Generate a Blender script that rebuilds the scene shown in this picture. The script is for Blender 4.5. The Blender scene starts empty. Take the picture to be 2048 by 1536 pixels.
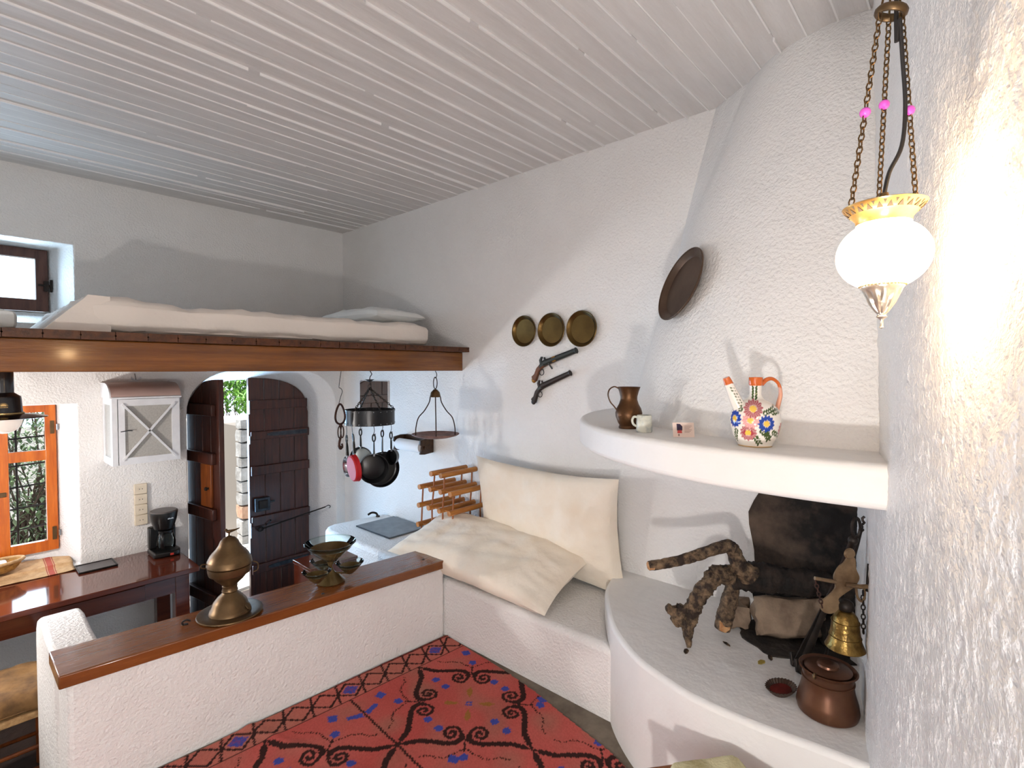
import bpy, bmesh, math, random
import numpy as np
from mathutils import Matrix, Vector, noise
random.seed(7)
S = bpy.context.scene
COL = S.collection
PI = math.pi
# ------------------------------------------------------------------ camera, world, sun, window daylight, added fill, exposure
cd = bpy.data.cameras.new('camera'); cam = bpy.data.objects.new('camera', cd); COL.objects.link(cam)
cam.location = (0, 0, 2.12)
cam.rotation_euler = (math.radians(90 - 1.614), 0, math.radians(42.0 - 90.0))
cd.sensor_width = 36.0; cd.lens = 1029.0 / 2048 * 36; cd.clip_start = 0.02
S.camera = cam
w = bpy.data.worlds.new('sky'); S.world = w; w.use_nodes = True
wn = w.node_tree; wn.nodes.clear()
wo = wn.nodes.new('ShaderNodeOutputWorld'); wb = wn.nodes.new('ShaderNodeBackground')
wb.inputs[0].default_value = (0.74, 0.87, 1.0, 1); wb.inputs[1].default_value = 3.0
wn.links.new(wb.outputs[0], wo.inputs[0])
def sun(name, direction, power, color, angle):
    l = bpy.data.lights.new(name, 'SUN'); l.energy = power; l.color = color; l.angle = math.radians(angle)
    o = bpy.data.objects.new(name, l); COL.objects.link(o)
    o.rotation_euler = Vector(direction).to_track_quat('-Z', 'Y').to_euler(); o.location = (0, 8, 6)
sun('sun', (0.45, -0.12, -1.0), 11.0, (1.0, 0.95, 0.87), 0.6)
def area(name, loc, direction, sx, sy, power, color):
    l = bpy.data.lights.new(name, 'AREA'); l.shape = 'RECTANGLE'; l.size = sx; l.size_y = sy; l.energy = power; l.color = color
    o = bpy.data.objects.new(name, l); COL.objects.link(o); o.location = loc
    o.rotation_euler = Vector(direction).to_track_quat('-Z', 'Y').to_euler()
    return o
# daylight entering through the openings of the room (two added, unseen windows of the left wall, the loft window, kitchen window and door gap)
area('fill_added_window', (-2.16, 0.10, 1.95), (1, 0.25, -0.02), 0.55, 0.8, 9, (1.0, 0.96, 0.94))  # fill light at an added, unseen window
area('daylight_loft_window', (0.20, 4.70, 2.72), (0.1, -1, -0.05), 0.45, 0.3, 6.0, (0.55, 0.78, 1.0))
area('daylight_kitchen_window', (0.05, 4.735, 1.35), (0.15, -1, -0.1), 0.85, 0.95, 14, (0.66, 0.83, 1.0))
area('daylight_door', (1.66, 5.08, 1.1), (0.55, -1, 0.0), 0.30, 1.7, 52, (0.40, 0.68, 1.0))
S.view_settings.view_transform = 'Standard'; S.view_settings.look = 'None'
S.view_settings.gamma = 1.0; S.view_settings.use_curve_mapping = False
S.view_settings.exposure = 0.15
# ------------------------------------------------------------------ helpers
def lin(r, g, b):
    f = lambda c: c / 12.92 if c <= 0.04045 else ((c + 0.055) / 1.055) ** 2.4
    return (f(r / 255), f(g / 255), f(b / 255), 1)
MATS = {}
def mat(name, col, rough=0.5, metal=0.0, col2=None, nscale=8.0, stretch=(1, 1, 1), bump=None, coat=0.0, spec=0.5,
        emit=None, trans=0.0, ior=1.45, alpha=1.0, contrast=(0.35, 0.65), rough2=None, sheen=0.0):
    m = bpy.data.materials.new(name); m.use_nodes = True; nt = m.node_tree; p = nt.nodes['Principled BSDF']
    p.inputs['Base Color'].default_value = col; p.inputs['Roughness'].default_value = rough; p.inputs['Metallic'].default_value = metal
    p.inputs['Coat Weight'].default_value = coat; p.inputs['Coat Roughness'].default_value = 0.08
    p.inputs['Specular IOR Level'].default_value = spec; p.inputs['IOR'].default_value = ior
    p.inputs['Transmission Weight'].default_value = trans; p.inputs['Alpha'].default_value = alpha
    p.inputs['Sheen Weight'].default_value = sheen
    if emit: p.inputs['Emission Color'].default_value = emit[0]; p.inputs['Emission Strength'].default_value = emit[1]
    if col2 or bump:
        tc = nt.nodes.new('ShaderNodeTexCoord'); mp = nt.nodes.new('ShaderNodeMapping'); nt.links.new(tc.outputs['Object'], mp.inputs[0])
        mp.inputs['Scale'].default_value = stretch
    if col2:
        n = nt.nodes.new('ShaderNodeTexNoise'); n.inputs['Scale'].default_value = nscale; n.inputs['Detail'].default_value = 6; n.inputs['Roughness'].default_value = 0.62
        nt.links.new(mp.outputs[0], n.inputs['Vector'])
        r = nt.nodes.new('ShaderNodeValToRGB'); r.color_ramp.elements[0].color = col; r.color_ramp.elements[1].color = col2
        r.color_ramp.elements[0].position = contrast[0]; r.color_ramp.elements[1].position = contrast[1]
        nt.links.new(n.outputs[0], r.inputs[0]); nt.links.new(r.outputs[0], p.inputs['Base Color'])
        if rough2 is not None:
            mr = nt.nodes.new('ShaderNodeMapRange'); mr.inputs[1].default_value = contrast[0]; mr.inputs[2].default_value = contrast[1]
            mr.inputs[3].default_value = rough; mr.inputs[4].default_value = rough2
            nt.links.new(n.outputs[0], mr.inputs[0]); nt.links.new(mr.outputs[0], p.inputs['Roughness'])
    if bump:
        prev = None
        for (sc, dist, det) in bump:
            n2 = nt.nodes.new('ShaderNodeTexNoise'); n2.inputs['Scale'].default_value = sc; n2.inputs['Detail'].default_value = det
            n2.inputs['Roughness'].default_value = 0.5
            nt.links.new(mp.outputs[0], n2.inputs['Vector'])
            b = nt.nodes.new('ShaderNodeBump'); b.inputs['Strength'].default_value = 1.0; b.inputs['Distance'].default_value = dist
            nt.links.new(n2.outputs[0], b.inputs['Height'])
            if prev: nt.links.new(prev.outputs[0], b.inputs['Normal'])
            prev = b
        nt.links.new(prev.outputs[0], p.inputs['Normal'])
    MATS[name] = m
    return m
def vmat(name, rough, bump=None, coat=0.0, spec=0.5):
    m = mat(name, (1, 1, 1, 1), rough, bump=bump, coat=coat, spec=spec); nt = m.node_tree
    a = nt.nodes.new('ShaderNodeVertexColor'); a.layer_name = 'Col'
    nt.links.new(a.outputs[0], nt.nodes['Principled BSDF'].inputs['Base Color']); return m

def T(x=0, y=0, z=0): return Matrix.Translation((x, y, z))
def RX(a): return Matrix.Rotation(math.radians(a), 4, 'X')
def RY(a): return Matrix.Rotation(math.radians(a), 4, 'Y')
def RZ(a): return Matrix.Rotation(math.radians(a), 4, 'Z')
def SC(x, y, z): return Matrix.Diagonal((x, y, z, 1))
NB = bmesh.new
def box(bm, x0, x1, y0, y1, z0, z1, M=None):
    vs = [bm.verts.new((x, y, z)) for x in (x0, x1) for y in (y0, y1) for z in (z0, z1)]
    for f in ((0, 1, 3, 2), (4, 6, 7, 5), (0, 4, 5, 1), (2, 3, 7, 6), (0, 2, 6, 4), (1, 5, 7, 3)): bm.faces.new([vs[i] for i in f])
    if M: bmesh.ops.transform(bm, matrix=M, verts=vs)
    return bm
def lathe(bm, prof, seg=32, M=None, a0=0, a1=360):
    rings = []; allv = []; full = abs(a1 - a0) >= 359.9; n = seg if full else seg + 1
    for (r, z) in prof:
        if r < 1e-6: v = bm.verts.new((0, 0, z)); rings.append([v]); allv.append(v)
        else:
            ring = [bm.verts.new((r * math.cos(math.radians(a0 + (a1 - a0) * i / seg)), r * math.sin(math.radians(a0 + (a1 - a0) * i / seg)), z)) for i in range(n)]
            rings.append(ring); allv += ring
    for A, B_ in zip(rings, rings[1:]):
        for i in range(seg):
            j = (i + 1) % n
            if len(A) == 1 and len(B_) == 1: continue
            if len(A) == 1: bm.faces.new((A[0], B_[j], B_[i]))
            elif len(B_) == 1: bm.faces.new((A[i], A[j], B_[0]))
            else: bm.faces.new((A[i], A[j], B_[j], B_[i]))
    if M: bmesh.ops.transform(bm, matrix=M, verts=allv)
    return bm
def tube(bm, pts, r, seg=8, closed=False, M=None, flat=None):
    pts = [Vector(p) for p in pts]; n = len(pts); allv = []; rings = []
    rr = r if isinstance(r, (list, tuple)) else [r] * n
    up = None
    for i in range(n):
        if closed: t = (pts[(i + 1) % n] - pts[i - 1])
        else: t = pts[min(i + 1, n - 1)] - pts[max(i - 1, 0)]
        if t.length < 1e-9: t = Vector((0, 0, 1))
        t.normalize()
        if up is None: up = Vector((0, 0, 1)) if abs(t.z) < 0.9 else Vector((1, 0, 0))
        s = t.cross(up)
        if s.length < 1e-4: s = t.cross(Vector((0.3, 1, 0.2)))
        s.normalize(); up = s.cross(t).normalized()
        ring = []
        for k in range(seg):
            a = 2 * PI * k / seg + PI / seg
            e1, e2 = (1, 1) if flat is None else flat
            ring.append(bm.verts.new(pts[i] + s * math.cos(a) * rr[i] * e1 + up * math.sin(a) * rr[i] * e2))
        rings.append(ring); allv += ring
    m = n if closed else n - 1
    for i in range(m):
        A = rings[i]; B_ = rings[(i + 1) % n]
        for k in range(seg): bm.faces.new((A[k], A[(k + 1) % seg], B_[(k + 1) % seg], B_[k]))
    if not closed: bm.faces.new(rings[0][::-1]); bm.faces.new(rings[-1])
    if M: bmesh.ops.transform(bm, matrix=M, verts=allv)
    return bm
def prism(bm, pts2, y0, y1, M=None, plane='xz'):
    """outline in the xz (or xy) plane, extruded along the third axis; y0/y1 may be per-point lists"""
    n = len(pts2); a = y0 if isinstance(y0, (list, tuple)) else [y0] * n; b = y1 if isinstance(y1, (list, tuple)) else [y1] * n
    mk = (lambda p, d: (p[0], d, p[1])) if plane == 'xz' else ((lambda p, d: (p[0], p[1], d)) if plane == 'xy' else (lambda p, d: (d, p[0], p[1])))
    A = [bm.verts.new(mk(p, a[i])) for i, p in enumerate(pts2)]; B_ = [bm.verts.new(mk(p, b[i])) for i, p in enumerate(pts2)]
    bm.faces.new(A); bm.faces.new(B_[::-1])
    for i in range(n): bm.faces.new((A[i], B_[i], B_[(i + 1) % n], A[(i + 1) % n]))
    if M: bmesh.ops.transform(bm, matrix=M, verts=A + B_)
    return bm
def ball(bm, c, r, M=None, sub=2, sc=(1, 1, 1)):
    g = bmesh.ops.create_icosphere(bm, subdivisions=sub, radius=r)
    mm = T(*c) @ SC(*sc)
    if M: mm = M @ mm
    bmesh.ops.transform(bm, matrix=mm, verts=g['verts']); return bm
W = {}
def finish(me, sharp=38):
    me.polygons.foreach_set('use_smooth', [True] * len(me.polygons))
def obj(name, bm, m, parent=None, world=False, bevel=0.0, seg=2, sub=0, sharp=38, flat=False, origin=True):
    bmesh.ops.recalc_face_normals(bm, faces=bm.faces[:])
    loc = Vector((0, 0, 0))
    if parent is not None:
        if world: bmesh.ops.transform(bm, matrix=W[parent].inverted(), verts=bm.verts[:])
    elif origin and bm.verts:
        xs = [v.co.x for v in bm.verts]; ys = [v.co.y for v in bm.verts]; zs = [v.co.z for v in bm.verts]
        loc = Vector(((min(xs) + max(xs)) / 2, (min(ys) + max(ys)) / 2, min(zs)))
        bmesh.ops.translate(bm, vec=-loc, verts=bm.verts[:])
    th = math.radians(sharp)
    for e in bm.edges:
        if len(e.link_faces) == 2 and e.calc_face_angle(0) > th: e.smooth = False
    for f in bm.faces: f.smooth = not flat
    me = bpy.data.meshes.new(name); bm.to_mesh(me); bm.free()
    if m is not None: me.materials.append(MATS[m] if isinstance(m, str) else m)
    o = bpy.data.objects.new(name, me); COL.objects.link(o); o.location = loc
    if parent is not None: o.parent = parent; W[o] = W[parent].copy()
    else: W[o] = T(*loc)
    if bevel > 0:
        b = o.modifiers.new('bevel', 'BEVEL'); b.width = bevel; b.segments = seg; b.limit_method = 'ANGLE'; b.angle_limit = math.radians(35)
    if sub:
        s = o.modifiers.new('sub', 'SUBSURF'); s.levels = sub; s.render_levels = sub
    return o
def tag(o, label, cat, group=None):
    o['label'] = label; o['category'] = cat
    if group: o['group'] = group
    return o
def thing(name, label, cat, loc=(0, 0, 0), rz=0, group=None, M=None):
    o = bpy.data.objects.new(name, None); COL.objects.link(o); o.empty_display_size = 0.05
    mm = M if M is not None else T(*loc) @ RZ(rz)
    o.matrix_world = mm; o.location = mm.to_translation(); o.rotation_euler = mm.to_euler(); W[o] = mm
    return tag(o, label, cat, group)
def struct(o, label=None):
    o['kind'] = 'structure'
    if label: o['label'] = label
    return o
def sempty(name, loc=(0, 0, 0), rz=0):
    o = bpy.data.objects.new(name, None); COL.objects.link(o); o.location = loc; o.rotation_euler = (0, 0, math.radians(rz)); W[o] = T(*loc) @ RZ(rz)
    o['kind'] = 'structure'; return o
def inst(src, name, parent, M):
    c = bpy.data.objects.new(name, src.data); COL.objects.link(c); c.parent = parent; c.matrix_local = M
    for md in src.modifiers:
        n = c.modifiers.new(md.name, md.type)
        if md.type == 'BEVEL': n.width = md.width; n.segments = md.segments; n.limit_method = md.limit_method; n.angle_limit = md.angle_limit
    return c
def smooth_path(pts, n=8):
    P = [Vector(p) for p in pts]; out = []
    for i in range(len(P) - 1):
        p0 = P[max(i - 1, 0)]; p1 = P[i]; p2 = P[i + 1]; p3 = P[min(i + 2, len(P) - 1)]
        for k in range(n):
            t = k / n
            out.append(0.5 * ((2 * p1) + (p2 - p0) * t + (2 * p0 - 5 * p1 + 4 * p2 - p3) * t * t + (3 * p1 - p0 - 3 * p2 + p3) * t ** 3))
    out.append(P[-1]); return out
def interp(v, xs, ys):
    return float(np.interp(v, xs, ys))
def chain(parent, A, B_, link, wire, m, name='chain', n=None):
    """real chain of interlocked oval links from A to B, as one part"""
    A = Vector(A); B_ = Vector(B_); d = B_ - A; L = d.length; n = n or max(2, int(L / (link * 0.74)))
    q = d.to_track_quat('Z', 'Y').to_matrix().to_4x4(); bm = NB()
    for i in range(n):
        c = A + d * (i + 0.5) / n
        M = T(*c) @ q @ RZ(90 * (i % 2) + 20)
        pts = [(math.cos(t) * link * 0.3, 0, math.sin(t) * link * 0.5) for t in [2 * PI * k / 8 for k in range(8)]]
        tube(bm, pts, wire, 5, True, M)
    return obj(name, bm, m, parent)

# ------------------------------------------------------------------ materials
PL = (0.80, 0.785, 0.765, 1)
mat('plaster', PL, 0.55, col2=(0.84, 0.83, 0.815, 1), nscale=2.0, bump=[(6, 0.010, 2), (78, 0.0065, 2)], spec=0.35)
mat('plaster_rough', PL, 0.33, col2=(0.84, 0.83, 0.815, 1), nscale=2.0, bump=[(180, 0.003, 2)], spec=0.6)
mat('plaster_smooth', PL, 0.5, col2=(0.83, 0.82, 0.80, 1), nscale=3, bump=[(6, 0.012, 2), (60, 0.0014, 2)], spec=0.35)
mat('seam_lit', (0.88, 0.87, 0.86, 1), 0.5)  # whiter than the boards: light caught by the ridges is put into this colour
mat('ceiling_paint', (0.74, 0.725, 0.715, 1), 0.5, col2=(0.67, 0.65, 0.635, 1), nscale=5, stretch=(0.5, 4, 1), bump=[(30, 0.003, 4)], spec=0.3)
mat('beam_wood', lin(140, 84, 30), 0.2, col2=lin(102, 58, 18), nscale=3.0, stretch=(0.6, 8, 9), bump=[(20, 0.0015, 3)], coat=0.35)
mat('plank_wood', lin(92, 52, 26), 0.4, col2=lin(60, 32, 16), nscale=6, stretch=(6, 0.7, 6), bump=[(20, 0.001, 3)])
mat('cap_wood', lin(128, 74, 34), 0.2, col2=lin(104, 57, 24), nscale=2.0, stretch=(0.7, 7, 7), coat=0.35, bump=[(12, 0.001, 2)])
mat('table_wood', lin(98, 46, 30), 0.09, col2=lin(80, 34, 21), nscale=3.0, stretch=(0.8, 9, 9), coat=0.6)
mat('door_wood', lin(82, 40, 27), 0.32, col2=lin(52, 23, 15), nscale=4, stretch=(10, 10, 0.7), bump=[(20, 0.001, 3)], coat=0.1)
mat('window_wood', lin(206, 110, 34), 0.3, col2=lin(170, 80, 20), nscale=4, stretch=(8, 8, 0.8), coat=0.3)
mat('frame_wood', lin(96, 62, 52), 0.4, col2=lin(70, 42, 36), nscale=5, stretch=(6, 6, 1))
mat('dowel_wood', lin(196, 132, 62), 0.35, col2=lin(160, 98, 42), nscale=6, stretch=(1, 7, 7))
mat('thin_dowel_wood', lin(150, 88, 44), 0.4)
mat('walnut', lin(72, 48, 26), 0.45, col2=lin(50, 32, 18), nscale=6, stretch=(6, 1, 6))
mat('chair_wood', lin(140, 74, 30), 0.35, col2=lin(100, 50, 20), nscale=5, stretch=(5, 5, 1))
mat('black_iron', lin(34, 30, 28), 0.5, metal=0.6, col2=lin(52, 44, 38), nscale=20)
mat('rust_iron', lin(72, 44, 34), 0.6, metal=0.5, col2=lin(44, 30, 26), nscale=25)
mat('grey_iron', lin(70, 74, 80), 0.45, metal=0.7, col2=lin(44, 46, 50), nscale=18)
mat('brass_old', lin(108, 86, 58), 0.34, metal=0.75, col2=lin(84, 64, 42), nscale=9, rough2=0.46)
mat('brass_plate', lin(104, 82, 44), 0.34, metal=0.85, col2=lin(84, 64, 34), nscale=6)
mat('bell_brass', lin(142, 114, 60), 0.3, metal=0.85, col2=lin(82, 64, 32), nscale=26, bump=[(60, 0.002, 3)])
mat('bracket_brass', lin(146, 122, 92), 0.42, metal=0.6, col2=lin(104, 82, 60), nscale=14)
mat('copper_old', lin(92, 62, 36), 0.38, metal=0.7, col2=lin(70, 46, 26), nscale=12, rough2=0.45, bump=[(45, 0.001, 2)])
mat('copper_pot', lin(104, 70, 50), 0.3, metal=0.6, col2=lin(80, 50, 36), nscale=7)
mat('tray_bronze', lin(104, 84, 70), 0.4, metal=0.75, col2=lin(84, 66, 54), nscale=5)
mat('lamp_brass', lin(214, 184, 124), 0.3, metal=0.9, col2=lin(176, 142, 88), nscale=30)
mat('lamp_silver', lin(206, 198, 188), 0.3, metal=0.8, col2=lin(166, 156, 142), nscale=30)
mat('chain_brass', lin(110, 86, 56), 0.35, metal=0.9)
mat('cable_black', lin(34, 30, 28), 0.45)
mat('pink_bead', lin(230, 90, 205), 0.1, spec=0.7, coat=0.5)
mat('globe_glass', (1, 0.95, 0.86, 1), 0.3, emit=((1.0, 0.66, 0.34, 1), 70.0))
mat('bulb_glass', (1, 0.97, 0.92, 1), 0.3, emit=((1.0, 0.80, 0.66, 1), 0.35))
mat('enamel_black', lin(24, 24, 28), 0.2, coat=0.4)
mat('emblem_gold', lin(232, 190, 110), 0.4)
mat('black_plastic', lin(18, 18, 18), 0.28)
mat('grey_plastic', lin(90, 84, 82), 0.4)
mat('pan_black', lin(22, 23, 26), 0.3, metal=0.2)
mat('pan_steel', lin(170, 178, 186), 0.22, metal=0.9)
mat('pan_red', lin(168, 28, 34), 0.55, spec=0.25)
mat('pan_green', lin(66, 80, 78), 0.3, metal=0.4)
mat('lid_grey', lin(150, 158, 158), 0.3, metal=0.3)
mat('switch_red', lin(190, 60, 50), 0.4)
mat('white_mark', lin(190, 200, 210), 0.5)
mat('white_paint', lin(232, 234, 238), 0.4, col2=lin(222, 224, 228), nscale=10)
mat('cabinet_roof', lin(186, 160, 152), 0.45)
mat('mesh_screen', lin(196, 194, 188), 0.6, col2=lin(178, 176, 170), nscale=90, alpha=0.82)
mat('socket_plastic', lin(226, 214, 192), 0.4)
mat('dark_hole', lin(40, 34, 30), 0.7)
mat('paper', lin(240, 242, 245), 0.8, bump=[(60, 0.001, 2)])
mat('sheet', lin(228, 218, 208), 0.8, bump=[(14, 0.004, 3)], sheen=0.2)
mat('sheet_white', lin(232, 234, 232), 0.8, bump=[(16, 0.004, 3)], sheen=0.2)
mat('pillow_cream', lin(242, 232, 216), 0.85, col2=lin(236, 223, 203), nscale=4, bump=[(9, 0.012, 3), (220, 0.0006, 1)], sheen=0.2)
mat('soot', lin(20, 15, 12), 0.9, col2=lin(104, 86, 72), nscale=3.0, contrast=(0.42, 0.75), bump=[(30, 0.006, 4)])
mat('bark', lin(46, 35, 28), 0.85, col2=lin(134, 110, 84), nscale=30, bump=[(34, 0.02, 4)], contrast=(0.42, 0.66))
mat('bark_burnt', lin(20, 16, 14), 0.85, col2=lin(56, 44, 36), nscale=14, bump=[(30, 0.010, 4)], contrast=(0.4, 0.75))
mat('cut_wood', lin(206, 168, 122), 0.7, col2=lin(160, 104, 60), nscale=30)
mat('hearth_stone', lin(150, 130, 110), 0.85, col2=lin(98, 80, 66), nscale=7, bump=[(24, 0.006, 4)])
mat('charcoal', lin(26, 22, 20), 0.95, col2=lin(60, 52, 46), nscale=14, bump=[(40, 0.006, 3)])
mat('leaf_dry', lin(150, 130, 60), 0.7)
mat('red_glass', lin(120, 40, 36), 0.3, col2=lin(70, 30, 26), nscale=18)
mat('shell_dark', lin(62, 46, 36), 0.5)
mat('ceramic_mug', lin(206, 208, 196), 0.15, col2=lin(120, 138, 150), nscale=22, coat=0.5, contrast=(0.45, 0.7))
mat('card_paper', lin(226, 206, 196), 0.6)
mat('card_dark', lin(48, 36, 66), 0.6)
mat('card_red', lin(190, 70, 70), 0.6)
mat('card_ink', lin(150, 120, 112), 0.6)
mat('flint_wood', lin(112, 66, 36), 0.4, col2=lin(84, 48, 26), nscale=14)
mat('flint_dark', lin(50, 36, 32), 0.45, col2=lin(34, 26, 24), nscale=20, metal=0.3)
mat('gun_metal', lin(62, 66, 66), 0.32, metal=0.8)
mat('gun_brass', lin(150, 106, 48), 0.32, metal=0.8)
mat('mirror_glass', (0.8, 0.8, 0.8, 1), 0.03, metal=1.0)
def glassmat(name, tint, rough=0.02, mixf=0.12):
    m = bpy.data.materials.new(name); m.use_nodes = True; nt = m.node_tree; nt.nodes.clear()
    o = nt.nodes.new('ShaderNodeOutputMaterial'); t = nt.nodes.new('ShaderNodeBsdfTransparent'); g = nt.nodes.new('ShaderNodeBsdfGlossy')
    t.inputs[0].default_value = tint; g.inputs['Roughness'].default_value = rough
    mx = nt.nodes.new('ShaderNodeMixShader'); lw = nt.nodes.new('ShaderNodeLayerWeight'); lw.inputs[0].default_value = mixf
    nt.links.new(lw.outputs['Fresnel'], mx.inputs[0]); nt.links.new(t.outputs[0], mx.inputs[1]); nt.links.new(g.outputs[0], mx.inputs[2])
    nt.links.new(mx.outputs[0], o.inputs[0]); MATS[name] = m
glassmat('pane_glass', (0.95, 0.98, 1, 1), 0.01, 0.15)
glassmat('dish_glass', (0.93, 0.98, 0.96, 1), 0.03, 0.22)
mat('bowl_amber', lin(112, 94, 60), 0.2, metal=0.4, col2=lin(88, 70, 44), nscale=8)
mat('floor_tile', lin(58, 42, 34), 0.5, col2=lin(38, 28, 24), nscale=5, bump=[(20, 0.003, 3)])
mat('floor_concrete', lin(122, 112, 98), 0.75, col2=lin(92, 82, 70), nscale=9, bump=[(60, 0.002, 4)])
mat('board_slate', lin(110, 118, 124), 0.35, col2=lin(88, 94, 100), nscale=12)
mat('wicker', lin(196, 160, 112), 0.7, col2=lin(160, 122, 78), nscale=40, bump=[(90, 0.003, 2)])
mat('wicker_gold', lin(176, 128, 58), 0.7, col2=lin(120, 84, 40), nscale=40, bump=[(90, 0.004, 2)])
mat('cushion_brown', lin(150, 112, 66), 0.85, col2=lin(92, 66, 38), nscale=7, bump=[(12, 0.008, 3)])
mat('cushion_floral', lin(214, 206, 166), 0.85, col2=lin(160, 146, 100), nscale=9, bump=[(150, 0.002, 2)], contrast=(0.5, 0.72))
mat('stone_wall', lin(150, 148, 146), 0.85, col2=lin(112, 108, 104), nscale=6, bump=[(20, 0.01, 4)])
mat('stone_warm', lin(176, 140, 116), 0.85, col2=lin(140, 108, 88), nscale=6, bump=[(20, 0.01, 4)])
mat('stone_path', lin(214, 208, 200), 0.8, col2=lin(186, 180, 172), nscale=4)
mat('joint_earth', lin(104, 96, 88), 0.9)
mat('white_wash', lin(240, 238, 232), 0.8)
mat('leaf_green', lin(104, 150, 50), 0.5, col2=lin(62, 104, 36), nscale=3)
mat('leaf_dark', lin(84, 112, 62), 0.5, col2=lin(130, 140, 110), nscale=4)
mat('twig', lin(92, 74, 62), 0.8)
mat('garden_green', lin(40, 150, 90), 0.5)

# ------------------------------------------------------------------ room shell
XP, YF, ZC = 2.625, 4.565, 3.43
ZU = 0.495
def near_y(x): return -0.137 + 0.19 * x
def bool_cut(o, cutters):
    for c in cutters:
        md = o.modifiers.new('cut', 'BOOLEAN'); md.operation = 'DIFFERENCE'; md.solver = 'EXACT'; md.object = c
    bpy.context.view_layer.update()
    dg = bpy.context.evaluated_depsgraph_get(); me = bpy.data.meshes.new_from_object(o.evaluated_get(dg)); me.name = o.name
    o.modifiers.clear(); o.data = me
    for c in cutters:
        dm = c.data; bpy.data.objects.remove(c); bpy.data.meshes.remove(dm)
def arch(cx, hw, z0, zs, zt, n=20, p=2.2):
    pts = [(cx - hw, z0)]
    for i in range(n + 1):
        a = PI - PI * i / n; c, s = math.cos(a), math.sin(a)
        pts.append((cx + hw * math.copysign(abs(c) ** (2 / p), c), zs + (zt - zs) * abs(s) ** (2 / p)))
    pts.append((cx + hw, z0)); return pts
def loft2(bm, A, ya, B_, yb):
    a = [bm.verts.new((p[0], ya, p[1])) for p in A]; b = [bm.verts.new((p[0], yb, p[1])) for p in B_]; n = len(a)
    bm.faces.new(a); bm.faces.new(b[::-1])
    for i in range(n): bm.faces.new((a[i], b[i], b[(i + 1) % n], a[(i + 1) % n]))
    return bm
# far wall with the arched door, the kitchen window and the loft window
wf = obj('wall_far', box(NB(), -2.6, 3.2, YF, YF + 0.55, -0.1, 3.7), 'plaster', origin=False)
DO = arch(1.905, 0.625, -0.2, 1.74, 2.14, 22, 2.6); DI = arch(1.872, 0.515, -0.2, 1.70, 2.03, 22, 2.5)
cut = [obj('cut', loft2(NB(), arch(1.909, 0.64, -0.2, 1.74, 2.15, 22, 2.6), YF - 0.03, DI, YF + 0.33), None, origin=False),
       obj('cut', loft2(NB(), DI, YF + 0.30, DI, YF + 0.7), None, origin=False)]
def rect(x0, x1, z0, z1): return [(x0, z0), (x1, z0), (x1, z1), (x0, z1)]
cut += [obj('cut', loft2(NB(), rect(-0.52, 0.625, 0.778, 1.885), YF - 0.01, rect(-0.42, 0.53, 0.80, 1.885), YF + 0.24), None, origin=False),
        obj('cut', box(NB(), -0.42, 0.53, YF + 0.22, YF + 0.7, 0.86, 1.885), None, origin=False),
        obj('cut', loft2(NB(), rect(-0.25, 0.625, 2.42, 2.965), YF - 0.01, rect(-0.16, 0.515, 2.52, 2.945), YF + 0.27), None, origin=False),
        obj('cut', box(NB(), -0.16, 0.515, YF + 0.25, YF + 0.7, 2.52, 2.945), None, origin=False)]
bool_cut(wf, cut)
for p in wf.data.polygons: p.use_smooth = False
b = wf.modifiers.new('bevel', 'BEVEL'); b.width = 0.018; b.segments = 3; b.limit_method = 'ANGLE'; b.angle_limit = math.radians(50)
struct(wf, 'white rough-plastered far wall with arched door and two windows')
struct(obj('wall_right', box(NB(), XP, XP + 0.5, -0.4, YF + 0.02, -0.1, 3.7), 'plaster', origin=False), 'white rough-plastered wall behind the bench and fireplace')
# near wall (slightly splayed), left wall with two added, unseen windows behind the camera
bm = NB(); L = [(-2.6, near_y(-2.6)), (XP + 0.2, near_y(XP + 0.2)), (XP + 0.2, near_y(XP + 0.2) - 0.4), (-2.6, near_y(-2.6) - 0.4)]
prism(bm, L, -0.1, 3.7, plane='xy')
xs_ = np.concatenate([np.arange(0.30, 1.30, 0.005), np.arange(1.30, 2.64, 0.010)]); zs_ = np.arange(0.44, 3.44, 0.006); prev = None
for x in xs_:
    col_ = []
    for z in zs_:
        h = 0.0032 * (0.6 + noise.noise(Vector((x * 62, 3.1, z * 48)))) + 0.0016 * noise.noise(Vector((x * 140, 9.0, z * 110))) + 0.004 * noise.noise(Vector((x * 7, 1.0, z * 6)))
        col_.append(bm.verts.new((x, near_y(x) + max(0.0004, 0.003 + h), z)))
    if prev:
        for k in range(len(zs_) - 1): bm.faces.new((prev[k], col_[k], col_[k + 1], prev[k + 1]))
    prev = col_
struct(obj('wall_near', bm, 'plaster_rough', origin=False, sharp=80), 'coarse glossy white plaster wall beside the hanging lantern')
wl = obj('wall_left', box(NB(), -2.7, -2.2, -0.9, YF + 0.1, -0.1, 3.7), 'plaster', origin=False)
bool_cut(wl, [obj('cut', box(NB(), -2.8, -2.1, -0.2, 0.4, 1.53, 2.37), None, origin=False),
              obj('cut', box(NB(), -2.8, -2.1, 1.2, 1.8, 1.53, 2.37), None, origin=False)])
struct(wl, 'white plastered wall with two added windows')
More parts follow.
